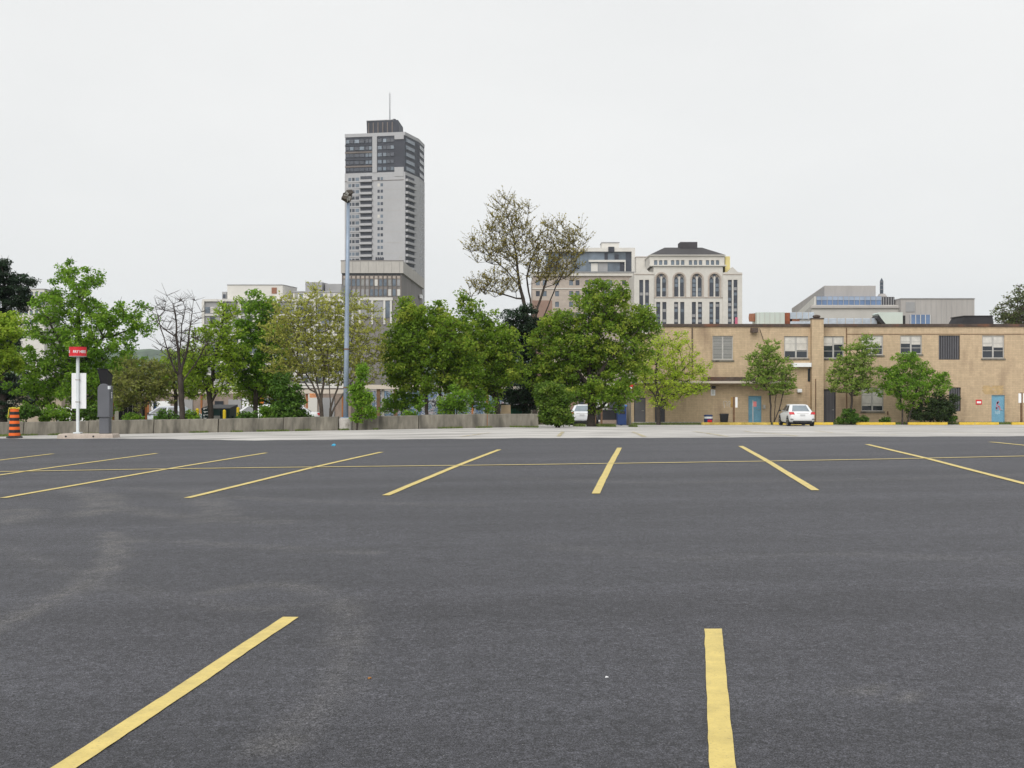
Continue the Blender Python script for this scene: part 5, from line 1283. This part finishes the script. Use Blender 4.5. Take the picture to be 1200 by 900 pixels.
def tubes_mesh(name, m, A, B, ra, rb, k=5):
    """tapered limb pieces"""
    d = B - A; L = np.linalg.norm(d, axis=1)[:, None] + 1e-9; d = d / L
    ref = np.where(np.abs(d[:, 2:3]) > .9, np.array([[1., 0, 0]]), np.array([[0, 0, 1.]]))
    a = np.cross(d, ref); a /= np.linalg.norm(a, axis=1)[:, None]; b = np.cross(d, a)
    th = np.arange(k) * 2 * np.pi / k
    ring = a[:, None] * np.cos(th)[None, :, None] + b[:, None] * np.sin(th)[None, :, None]
    ov = (ra * .4)[:, None] * d
    V = np.concatenate([A[:, None] - 0 * ov[:, None] + ring * ra[:, None, None], B[:, None] + ov[:, None] + ring * rb[:, None, None]], 1).reshape(-1, 3)
    base = np.arange(len(A))[:, None] * 2 * k; j = np.arange(k)[None]; j2 = (j + 1) % k
    Q = np.stack([base + j, base + j2, base + k + j2, base + k + j], -1).reshape(-1, 4)
    return raw_mesh(name, m, V, Q, smooth=True)

def tree(name, label, d, stems, blobs, leaf, bark, ncl=140, nper=70, spread=.42, size=.17, r0=.13, seed=0, depth=.85, twigs=3, ymax=None, flat=.75, aspect=.6, fill=.45, droop=0.0, cat='tree', sink=.1, upw=.8, twig_r=.008, ontwig=False, upb=.35, rexp=.47):
    """stems: pixel polylines of trunk and main limbs; blobs: pixel ellipses (x, y, rx, ry) of the crown"""
    r = np.random.default_rng(seed); sc = d / F
    base = stems[0][0]; bx_, by_ = base
    X0 = (bx_ - 600) * sc; gz0 = float(gz(X0, d)) - .03
    root = empty(name, (X0, d, gz0), label, cat)
    def loc(px, py): return np.array([(px - bx_) * sc, 0.0, CAMZ + (450 - py) * sc - gz0])
    nodes = []; par = []; fixed = []
    for si, st in enumerate(stems):
        pts_ = [loc(*p) for p in st]
        if si == 0:
            pts_[0][2] = -sink
            nodes.append(pts_[0]); par.append(-1)
            cur = 0
        else:
            if abs(st[0][1] - by_) < 2.5:     # another stem rising from the ground
                pts_[0][2] = -sink; cur = 0
                nodes.append(pts_[0]); par.append(0); cur = len(nodes) - 1
            else:
                N = np.array(nodes); cur = int(np.argmin(np.linalg.norm(N - pts_[0], axis=1)))
        lean = r.normal(0, .12) if si else 0.0
        for a, b in zip(pts_[:-1], pts_[1:]):
            L = np.linalg.norm(b - a); m_ = max(1, int(L / .35))
            for q in range(1, m_ + 1):
                p = a + (b - a) * q / m_; hgt = max(0, p[2])
                p = p + np.array([r.normal(0, .015), lean * hgt * .5 + r.normal(0, .02), 0])
                nodes.append(p); par.append(cur); cur = len(nodes) - 1
    # clump centres in the crown volume, more of them towards the outside
    C = []
    area = np.array([b_[2] * b_[3] for b_ in blobs], float); area /= area.sum()
    cand = []
    nb = r.choice(len(blobs), size=ncl * 6, p=area)
    for bi in nb:
        b_ = blobs[bi]
        v = r.normal(size=3); v /= np.linalg.norm(v); rad = r.random() ** fill
        if r.random() < .14: rad = r.uniform(1.0, 1.16)
        c = loc(b_[0], b_[1]); yo = (((bi * 37) % 11) / 11 - .5) * b_[2] * sc * .7
        p = c + np.array([v[0] * b_[2] * sc * rad, v[1] * b_[2] * sc * rad * depth + yo * depth, v[2] * b_[3] * sc * rad])
        if ymax is not None and p[1] > ymax: p[1] = ymax - r.random() * .6
        if p[2] < .25: continue
        cand.append(p)
    cand = np.array(cand); md = spread * .62
    keep = []
    for p in cand:
        if len(keep) >= ncl: break
        if not keep or np.min(np.linalg.norm(np.array(keep) - p, axis=1)) > md: keep.append(p)
    C = np.array(keep)
    # connect every clump to the skeleton
    N = np.array(nodes); P = list(par)
    plen = np.zeros(len(N))
    for i in range(1, len(N)): plen[i] = plen[P[i]] + np.linalg.norm(N[i] - N[P[i]])
    top = N[-1]
    order = np.argsort(np.min(np.linalg.norm(C[:, None] - N[None, ::3], axis=2), axis=1))
    tips = []
    for ci in order:
        c = C[ci]; dv = c - N; dist = np.linalg.norm(dv, axis=1)
        cost = dist + upw * np.maximum(0, N[:, 2] - c[2] + dist * .25) + .12 * plen + np.where(N[:, 2] < .7, 1.5, 0)
        j = int(np.argmin(cost)); a = N[j]; L = dist[j]
        m_ = max(1, int(L / .45)); cur = j
        dirn = (a - N[P[j]]) if P[j] >= 0 else np.array([0, 0, 1.]); dirn = dirn / (np.linalg.norm(dirn) + 1e-9)
        ctrl = a + dirn * L * .4 + np.array([0, 0, L * .12])
        new = []
        for q in range(1, m_ + 1):
            t = q / m_
            p = (1 - t) ** 2 * a + 2 * t * (1 - t) * ctrl + t * t * c + (r.normal(0, .035, 3) if q < m_ else 0)
            new.append(p); P.append(cur); cur = len(N) + len(new) - 1
        N = np.vstack([N, new]); pl = [plen[j] + L * (q + 1) / m_ for q in range(m_)]; plen = np.concatenate([plen, pl])
        tips.append(cur)
    # pipe model radii
    cnt = np.zeros(len(N)); cnt[tips] += 1
    for i in range(len(N) - 1, 0, -1): cnt[P[i]] += cnt[i]
    cnt = np.maximum(cnt, .6)
    rad = r0 * (cnt / cnt[0]) ** rexp
    rad = np.maximum(rad, .0075)
    ch = np.arange(1, len(N)); pa = np.array(P[1:])
    keepseg = np.linalg.norm(N[ch] - N[pa], axis=1) > 1e-4
    # separate stems start underground: skip the link between their feet
    keepseg &= ~((N[ch][:, 2] <= -sink + 1e-6) & (N[pa][:, 2] <= -sink + 1e-6))
    ch, pa = ch[keepseg], pa[keepseg]
    ra = np.minimum(rad[pa], rad[ch] * 1.35); rb = rad[ch]
    flare = np.where(N[pa][:, 2] < .05, 1.25, 1.0); ra = ra * flare
    A, B = N[pa], N[ch]
    # twigs
    if twigs:
        tc_ = np.repeat(np.array([N[t] for t in tips]), twigs, axis=0)
        v = r.normal(size=tc_.shape); v /= np.linalg.norm(v, axis=1)[:, None]; v[:, 2] = np.abs(v[:, 2]) * .7 + .1 - droop
        e_ = tc_ + v * spread * r.uniform(.6, 1.25, len(tc_))[:, None]
        A = np.vstack([A, tc_]); B = np.vstack([B, e_]); ra = np.concatenate([ra, np.full(len(tc_), twig_r * 1.3)]); rb = np.concatenate([rb, np.full(len(tc_), twig_r * .6)])
    link(bpy.data.objects.new('trunk', tubes_mesh('trunk', bark, A, B, ra, rb, 6)), root)
    tone = np.clip(r.normal(.5, .2, len(C)), 0, 1)
    if nper > 0:
        CC = C
        if ontwig:      # leaves strung along the twigs instead of filling a ball
            k_ = r.random((len(tc_), nper)) ** .7
            CC = (tc_[:, None] + (e_ - tc_)[:, None] * k_[..., None]).reshape(-1, 3)
            tone = np.repeat(np.repeat(tone, twigs), nper)
            link(bpy.data.objects.new('crown', leaves_mesh('crown', leaf, CC, 1, .06, size, r, 1.0, aspect, upb=upb, tone_c=tone)), root)
            return root
        cr_ = link(bpy.data.objects.new('crown', leaves_mesh('crown', leaf, CC, nper, spread, size, r, flat, aspect, upb=upb, tone_c=tone)), root)
    return root

# ---- left group, behind the wall
tree('pine_tree', 'dark pine rising at the left edge behind the leafy trees', 66, [[(4, 492), (4, 400), (5, 320)]], [(4, 345, 30, 34), (-5, 318, 18, 14), (20, 335, 22, 14), (30, 352, 14, 8), (0, 400, 26, 40), (6, 455, 40, 32)], L_PINE, M_BARK, 260, 130, .42, .2, .2, 11, aspect=.32, fill=.5, flat=.45)
tree('leafy_tree', 'yellow green tree overhanging from the left edge', 53.5, [[(-14, 505), (-12, 440), (-6, 400)]], [(-6, 392, 30, 24), (-4, 425, 28, 20), (8, 376, 14, 10)], L_YGREEN, M_BARK, 110, 80, .34, .15, .1, 12)
tree('leafy_tree', 'big fresh green tree standing behind the pay machine', 57, [[(88, 495), (90, 450), (92, 400), (93, 350)], [(91, 440), (70, 400), (55, 370)], [(91, 430), (120, 395), (150, 370)]],
     [(94, 345, 36, 34), (60, 372, 26, 36), (135, 372, 30, 22), (160, 372, 18, 18), (95, 400, 62, 42), (60, 430, 40, 36), (125, 440, 50, 38), (90, 462, 55, 22), (152, 440, 28, 30), (40, 450, 30, 30), (85, 318, 14, 12), (110, 322, 12, 10), (172, 384, 8, 10)], L_GREEN, M_BARK, 470, 68, .38, .15, .2, 13)
tree('shrub', 'olive toned bushy shrub beside the black screen fence', 54.6, [[(165, 492), (164, 470), (168, 448)], [(165, 480), (178, 455)]], [(165, 446, 32, 24), (145, 452, 22, 20), (190, 450, 20, 22), (165, 470, 26, 12), (180, 428, 12, 10)], leaf_mat('muted olive leaves', (.17, .20, .045), (.25, .28, .065), (.33, .34, .10), .45), M_BARK2, 150, 50, .32, .12, .07, 14, cat='shrub')
tree('bare_tree', 'nearly bare dark tree with upswept limbs behind the wall', 53, [[(214, 505), (213, 470), (211, 440), (208, 405), (206, 375), (203, 356)], [(212, 452), (203, 430), (197, 418), (184, 409), (177, 403)], [(211, 445), (200, 415), (192, 385), (186, 360)], [(211, 440), (219, 412), (222, 392), (226, 368), (228, 350)], [(209, 420), (212, 380), (216, 352)], [(213, 462), (200, 440), (189, 420)], [(213, 448), (228, 426), (240, 405)]],
     [(205, 366, 18, 20), (226, 366, 12, 18), (188, 372, 12, 16), (210, 405, 24, 22), (236, 410, 12, 14)], L_YGREEN, M_BARK, 60, 0, .6, .1, .13, 15, twigs=7, twig_r=.007, rexp=.62)
tree('leafy_tree', 'open crowned light green tree above the dark green dumpster', 56, [[(247, 500), (246, 465), (250, 430), (258, 395), (262, 365)], [(246, 462), (236, 440), (226, 425)], [(248, 448), (262, 430), (276, 415)], [(247, 470), (258, 455), (268, 448)]],
     [(262, 372, 12, 26), (246, 400, 24, 20), (270, 408, 24, 22), (232, 420, 20, 20), (255, 430, 32, 20), (224, 440, 18, 14), (245, 452, 30, 12), (274, 365, 8, 14)], L_YGREEN, M_BARK, 170, 34, .36, .16, .13, 16)
tree('leafy_tree', 'bright green bushy tree between the dumpster and the olive shrub', 58, [[(300, 500), (300, 460), (302, 420), (304, 380)], [(301, 440), (286, 415)], [(302, 430), (318, 405)]],
     [(300, 362, 13, 20), (318, 360, 12, 16), (302, 392, 32, 24), (285, 420, 26, 22), (318, 425, 26, 24), (300, 445, 34, 16), (326, 385, 14, 20)], L_GREEN, M_BARK, 230, 62, .36, .15, .12, 17)
tree('shrub', 'dense green shrub at the wall under the olive tree', 53.2, [[(333, 502), (334, 480), (335, 462)], [(334, 490), (343, 470)]], [(336, 478, 17, 14), (343, 465, 14, 12), (328, 485, 10, 10), (330, 455, 12, 14)], L_IVY, M_BARK, 95, 70, .25, .12, .05, 18, cat='shrub')
tree('flowering_tree', 'wide olive yellow multi stemmed tree left of the light pole', 54.5,
     [[(378, 502), (376, 470), (370, 440), (360, 405), (350, 372)], [(388, 502), (388, 470), (386, 440), (384, 400), (384, 365)], [(378, 480), (366, 450), (348, 420), (332, 395)], [(388, 478), (398, 445), (408, 412), (416, 385)], [(388, 485), (402, 462), (416, 442), (430, 425)], [(376, 470), (380, 430), (372, 395), (372, 360)], [(370, 465), (352, 440), (334, 425)]],
     [(345, 378, 26, 26), (375, 368, 24, 24), (405, 372, 22, 24), (330, 400, 20, 26), (360, 405, 34, 28), (395, 405, 34, 28), (425, 405, 20, 28), (345, 430, 28, 18), (385, 432, 36, 20), (425, 430, 20, 20), (440, 420, 10, 26), (432, 370, 14, 12)],
     L_OLIVE, M_BARK2, 340, 7, .6, .115, .12, 19, twigs=8, twig_r=.005, fill=.6, rexp=.55, ontwig=True)
tree('climbing_shrub', 'green climbing shrub hugging the wall right of the light pole', 50.2, [[(418, 503), (420, 480), (422, 455), (424, 435)], [(418, 500), (426, 485), (432, 478)]], [(424, 440, 7, 14), (420, 462, 9, 16), (431, 482, 10, 8), (418, 492, 5, 10), (429, 466, 7, 8)], L_GREEN, M_BARK, 85, 50, .2, .11, .045, 20, cat='shrub', depth=.5)
tree('leafy_tree', 'airy yellow green tree filling in behind the bare tree', 62, [[(206, 500), (206, 465), (204, 435), (206, 415)], [(205, 455), (222, 432)]], [(200, 430, 18, 20), (222, 428, 18, 22), (210, 450, 30, 16), (190, 455, 16, 12), (232, 455, 16, 12)], L_YGREEN, M_BARK, 130, 30, .38, .15, .1, 29)
tree('leafy_tree', 'low light green tree filling the gap beside the dumpster and parked cars', 60, [[(322, 500), (322, 475), (320, 455)], [(321, 470), (306, 455)]], [(322, 450, 26, 16), (300, 452, 22, 14), (280, 455, 18, 12), (330, 470, 14, 12), (300, 468, 12, 8)], L_YGREEN, M_BARK, 150, 34, .34, .14, .08, 30)
tree('leafy_bush', 'loose green bush growing in front of the spray painted wall', 57, [[(470, 500), (470, 480), (468, 468)]], [(470, 470, 12, 12), (456, 478, 10, 10), (486, 468, 10, 10), (560, 470, 10, 12), (575, 478, 8, 8)], L_GREEN, M_BARK, 90, 45, .26, .12, .03, 38, cat='bush')
# ---- maples in the middle
tree('maple_tree', 'dense dark green maple with slim twin trunks before the mural', 56, [[(501, 500), (500, 470), (497, 440), (490, 400)], [(514, 500), (515, 470), (516, 435), (520, 400)], [(498, 450), (478, 425)], [(515, 450), (535, 420)]],
     [(480, 378, 22, 28), (500, 395, 40, 34), (470, 415, 24, 30), (520, 410, 36, 32), (495, 435, 44, 24), (468, 442, 18, 18), (540, 430, 26, 28), (525, 380, 22, 18), (478, 360, 12, 12), (512, 365, 14, 12)], L_MAPLE, M_BARK, 380, 68, .36, .16, .11, 21)
tree('shrub', 'light green sapling bush below the dark maple', 53, [[(535, 500), (536, 478), (538, 462)]], [(536, 468, 16, 14), (520, 476, 10, 10), (492, 476, 5, 9), (546, 478, 10, 8)], L_GREEN, M_BARK, 60, 50, .25, .11, .03, 22, cat='shrub')
tree('maple_tree', 'mid green spreading maple leaning over the plywood sheet', 59, [[(584, 500), (583, 475), (578, 450), (570, 420), (562, 390)], [(582, 470), (572, 458), (566, 450)], [(580, 455), (596, 425)]],
     [(552, 372, 14, 20), (560, 400, 36, 26), (540, 410, 26, 26), (585, 405, 26, 24), (560, 430, 44, 26), (530, 440, 22, 20), (590, 440, 26, 20), (545, 352, 8, 12), (575, 380, 16, 12), (565, 455, 30, 10)], L_MAPLE, M_BARK, 340, 62, .37, .16, .16, 23)
tree('pine_tree', 'dark pine standing between the two maples', 64, [[(616, 500), (615, 440), (612, 370)]], [(610, 372, 20, 12), (606, 395, 24, 14), (612, 420, 30, 20), (614, 450, 32, 24), (614, 470, 28, 14), (620, 385, 22, 14)], L_PINE, M_BARK, 210, 120, .42, .2, .2, 24, aspect=.3, flat=.45)
tree('tall_sparse_tree', 'tall sparse bronze leaved tree towering above the maples', 70,
     [[(627, 500), (626, 440), (625, 395), (616, 365), (609, 335), (605, 305), (602, 280), (596, 255), (592, 240)], [(625, 395), (621, 350), (617, 325), (624, 300), (630, 285)], [(626, 398), (640, 365), (652, 335), (664, 312), (676, 296)], [(624, 395), (630, 360), (640, 330), (647, 305)], [(609, 335), (594, 315), (575, 300), (556, 287)], [(613, 352), (590, 345), (570, 340), (556, 337)], [(605, 308), (588, 280), (580, 262)], [(604, 290), (612, 262), (615, 245)]],
     [(594, 252, 13, 18), (582, 270, 16, 18), (606, 268, 16, 22), (612, 246, 9, 10), (572, 298, 18, 14), (556, 290, 10, 12), (590, 300, 24, 18), (620, 295, 18, 16), (640, 292, 20, 18), (650, 272, 12, 12), (668, 290, 18, 20), (678, 285, 10, 16), (640, 318, 24, 16), (570, 338, 18, 10), (590, 335, 18, 16), (665, 315, 16, 14), (560, 342, 12, 7)],
     L_BRONZE, M_BARK, 330, 6, .72, .115, .18, 25, twigs=8, twig_r=.007, fill=.7, rexp=.6, ontwig=True, droop=-.35)
tree('maple_tree', 'largest leafy maple with a dark trunk at the wall end', 62, [[(693, 505), (693, 470), (691, 440), (688, 400), (690, 360)], [(692, 455), (668, 425), (648, 405)], [(692, 450), (715, 420), (740, 395)], [(690, 430), (705, 385), (715, 350)]],
     [(710, 358, 26, 26), (690, 372, 32, 30), (738, 378, 30, 20), (650, 385, 26, 20), (660, 410, 44, 30), (715, 405, 50, 34), (755, 372, 16, 12), (640, 425, 26, 24), (690, 435, 62, 32), (740, 420, 26, 26), (650, 455, 34, 22), (705, 460, 48, 18), (728, 345, 12, 12), (700, 340, 10, 12), (662, 372, 12, 12), (765, 385, 8, 12)],
     L_MAPLE, M_BARK, 650, 68, .39, .16, .24, 26)
tree('leafy_bush', 'rounded leafy bush covering the end of the low wall', 51.4, [[(652, 502), (651, 485), (650, 470)], [(654, 502), (660, 482)]], [(650, 486, 18, 13), (640, 492, 13, 7), (661, 492, 10, 8), (650, 472, 17, 12), (646, 462, 16, 12), (650, 496, 18, 5)], leaf_mat('deep green bush leaves', (.06, .12, .016), (.12, .215, .026), (.22, .31, .045)), M_BARK, 230, 80, .24, .12, .06, 27, cat='bush')
# ---- along the brick building
tree('small_tree', 'lime green small tree before the wing of the brick building', 84.3, [[(772, 500), (771, 480), (770, 462), (768, 440), (772, 410)], [(770, 466), (752, 445)], [(770, 462), (795, 440), (808, 425)]],
     [(772, 408, 18, 20), (795, 420, 26, 20), (765, 430, 24, 24), (810, 440, 24, 20), (785, 450, 34, 18), (752, 445, 14, 22), (822, 455, 12, 9), (775, 472, 14, 8), (800, 462, 22, 9), (800, 400, 12, 10)],
     L_LIME, M_BARK, 220, 36, .42, .17, .15, 31, ymax=2.9, depth=.6)
tree('small_tree', 'soft green multi stem tree left of the parked white sedan', 84.6, [[(903, 499), (903, 470), (900, 440), (898, 415)], [(907, 499), (909, 465), (912, 440)], [(905, 499), (913, 480), (917, 462), (920, 445)], [(901, 460), (888, 438)]],
     [(900, 414, 16, 12), (888, 428, 14, 15), (912, 430, 18, 20), (900, 440, 26, 14), (922, 452, 12, 14), (880, 446, 8, 8), (905, 455, 22, 8)], L_SOFT, M_BARK, 150, 8, .5, .13, .08, 32, ymax=2.6, depth=.7, twigs=9, twig_r=.006, ontwig=True)
tree('small_tree', 'soft green feathery tree with ivy round its foot', 84.9, [[(997, 499), (998, 470), (999, 440), (1005, 410)], [(998, 465), (985, 445)], [(998, 460), (1012, 435)]],
     [(1012, 406, 12, 14), (1003, 422, 18, 18), (990, 438, 16, 16), (1008, 440, 20, 18), (998, 455, 24, 10), (978, 450, 12, 10), (1020, 415, 8, 12)], L_SOFT, M_BARK, 160, 8, .5, .13, .08, 33, ymax=2.4, depth=.7, twigs=9, twig_r=.006, ontwig=True)
tree('leafy_bush', 'round ivy bush at the foot of the feathery tree', 84.2, [[(998, 500), (998, 490), (997, 483)]], [(994, 487, 7, 8), (1001, 491, 7, 7), (990, 494, 5, 4)], L_IVY, M_BARK, 50, 60, .2, .13, .03, 34, cat='bush')
tree('small_tree', 'bright green bushy tree next to the dark evergreen shrub', 84.6, [[(1058, 499), (1057, 480), (1055, 465), (1052, 445)], [(1062, 499), (1068, 480), (1073, 460), (1078, 435)], [(1056, 470), (1040, 450)]],
     [(1060, 425, 16, 12), (1045, 440, 16, 16), (1070, 435, 22, 18), (1060, 452, 28, 14), (1090, 445, 18, 14), (1040, 455, 12, 10), (1105, 445, 9, 7), (1072, 420, 10, 8), (1075, 464, 24, 10), (1098, 455, 18, 9), (1062, 475, 12, 8)], L_GREEN, M_BARK, 230, 55, .34, .15, .09, 35, ymax=2.6, depth=.7)
tree('evergreen_shrub', 'dark evergreen shrub spreading against the brick wall', 84.9, [[(1090, 499), (1091, 485), (1092, 470)], [(1088, 499), (1076, 485)]], [(1096, 476, 20, 13), (1078, 484, 14, 8), (1108, 478, 12, 11), (1098, 489, 20, 6), (1116, 466, 7, 4)], L_DARK, M_BARK, 150, 75, .3, .13, .07, 36, ymax=2.4, depth=.6, cat='shrub')
for px, q, lab, sd_ in ((1037, 495, 'small weed clump at the left foot of the bushy tree', 41), (1115, 492, 'green weed clump at the right foot of the dark evergreen shrub', 42), (1012, 494, 'small weed clump under the lower window', 43), (984, 495, 'low weed clump by the dark slatted door', 44)):
    tree('weed_clump', lab, 85.0, [[(px, 500), (px, q)]], [(px, q - 1, 5 if sd_ != 42 else 8, 4)], L_IVY, M_BARK, 14, 40, .2, .14, .02, sd_, cat='weeds')
tree('leafy_tree', 'thin leaved tree rising behind the right end of the brick roof', 118, [[(1205, 480), (1204, 420), (1198, 385), (1192, 355)], [(1203, 410), (1185, 378)]], [(1200, 352, 20, 16), (1186, 362, 20, 14), (1196, 375, 26, 14), (1175, 370, 10, 10), (1215, 360, 22, 20)], leaf_mat('grey green leaves', (.10, .14, .045), (.16, .20, .07), (.22, .25, .10)), M_BARK2, 150, 34, .6, .24, .22, 45, twigs=5, twig_r=.02)

# ---- grass along the wall foot and the brick building (uncountable)
def grass(name, label, P, h, seed, m):
    r = np.random.default_rng(seed); n = len(P)
    z = gz(P[:, 0], P[:, 1]) - .03
    a = r.uniform(0, 2 * np.pi, n); dx, dy = np.cos(a), np.sin(a); hh = h * r.uniform(.4, 1.3, n); w = .018 * r.uniform(.7, 1.6, n)
    lean = r.normal(0, .35, (n, 2)) * hh[:, None]
    B0 = np.column_stack([P[:, 0] - dx * w, P[:, 1] - dy * w, z]); B1 = np.column_stack([P[:, 0] + dx * w, P[:, 1] + dy * w, z])
    T = np.column_stack([P[:, 0] + lean[:, 0], P[:, 1] + lean[:, 1], z + hh])
    V = np.stack([B0, B1, T], 1).reshape(-1, 3); i = np.arange(n) * 3
    o = link(bpy.data.objects.new(name, raw_mesh(name, m, V, np.stack([i, i + 1, i + 2], 1), attr=np.clip(r.normal(.5, .25, n), 0, 1))))
    return tag(o, label, 'grass', kind='stuff')
L_GRASS = leaf_mat('grass blades', (.084, .120, .030), (.132, .192, .042), (.240, .252, .096), .3)
r_ = np.random.default_rng(99)
def strip(n, px0, px1, y0, y1, clump=0.0):
    x = r_.uniform((px0 - 600) * y0 / F, (px1 - 600) * y0 / F, n); y = r_.uniform(y0, y1, n)
    if clump:
        k = np.sin(x * 1.7) + np.sin(x * .63 + 2) + np.sin(x * 4.1); sel = k > clump; x, y = x[sel], y[sel]
    return np.column_stack([x, y])
grass('grass', 'rough grass strip along the foot of the tan brick wall', np.vstack([strip(16000, 742, 1230, 84.6, 87.6), strip(5000, 655, 748, 60.5, 64, -.6)]), .16, 1, L_GRASS)
grass('grass', 'tufts of grass along the foot of the low concrete wall', np.vstack([strip(9000, -50, 632, 50.45, 50.72, .35), strip(1500, -40, 8, 48.8, 50.6)]), .10, 2, L_GRASS)
for px, d, q, w_, lab, sd_ in ((155, 53.4, 486, 7, 'low leafy weed bush before the black screen fence', 61), (196, 53.2, 486, 12, 'low leafy bush at the wall left of the bare tree', 62), (223, 53.6, 487, 9, 'low leafy bush at the wall right of the bare tree', 63), (290, 53.2, 486, 10, 'low leafy bush right of the yellow bollards', 64), (318, 54.2, 480, 12, 'light leafy bush before the parked pale cars', 65), (356, 53.6, 486, 10, 'low leafy bush at the foot of the olive tree', 66), (480, 53.4, 487, 8, 'low leafy bush at the wall before the mural', 67), (30, 53.4, 478, 14, 'leafy hedge clump behind the striped barrel', 68), (66, 54.4, 480, 14, 'leafy undergrowth left of the white sign board', 69), (110, 54.0, 478, 16, 'leafy undergrowth behind the pay machine', 70)):
    tree('leafy_bush', lab, d, [[(px, 502), (px, q)]], [(px, q + 5, w_, 8), (px - w_ * .5, q + 8, w_ * .7, 6), (px + w_ * .6, q + 8, w_ * .6, 6)], L_GREEN if sd_ % 2 else L_IVY, M_BARK, 36, 50, .24, .12, .03, sd_, cat='bush')

# ------------------------------------------------------------------ air
hz = MB().box(-3300.5, 3300.5, -402, 3305, -12, 240).mesh('haze', bpy.data.materials.new('pale air'))
hm = hz.materials[0]; hm.use_nodes = True; hn = hm.node_tree.nodes; hn.clear()
vo = hn.new('ShaderNodeVolumePrincipled'); vo.inputs['Color'].default_value = (.80, .90, 1.0, 1); vo.inputs['Density'].default_value = .00011
ho = hn.new('ShaderNodeOutputMaterial'); hm.node_tree.links.new(vo.outputs[0], ho.inputs['Volume'])
tag(link(bpy.data.objects.new('haze', hz)), 'thin pale haze filling the air of the place', 'haze', kind='stuff')
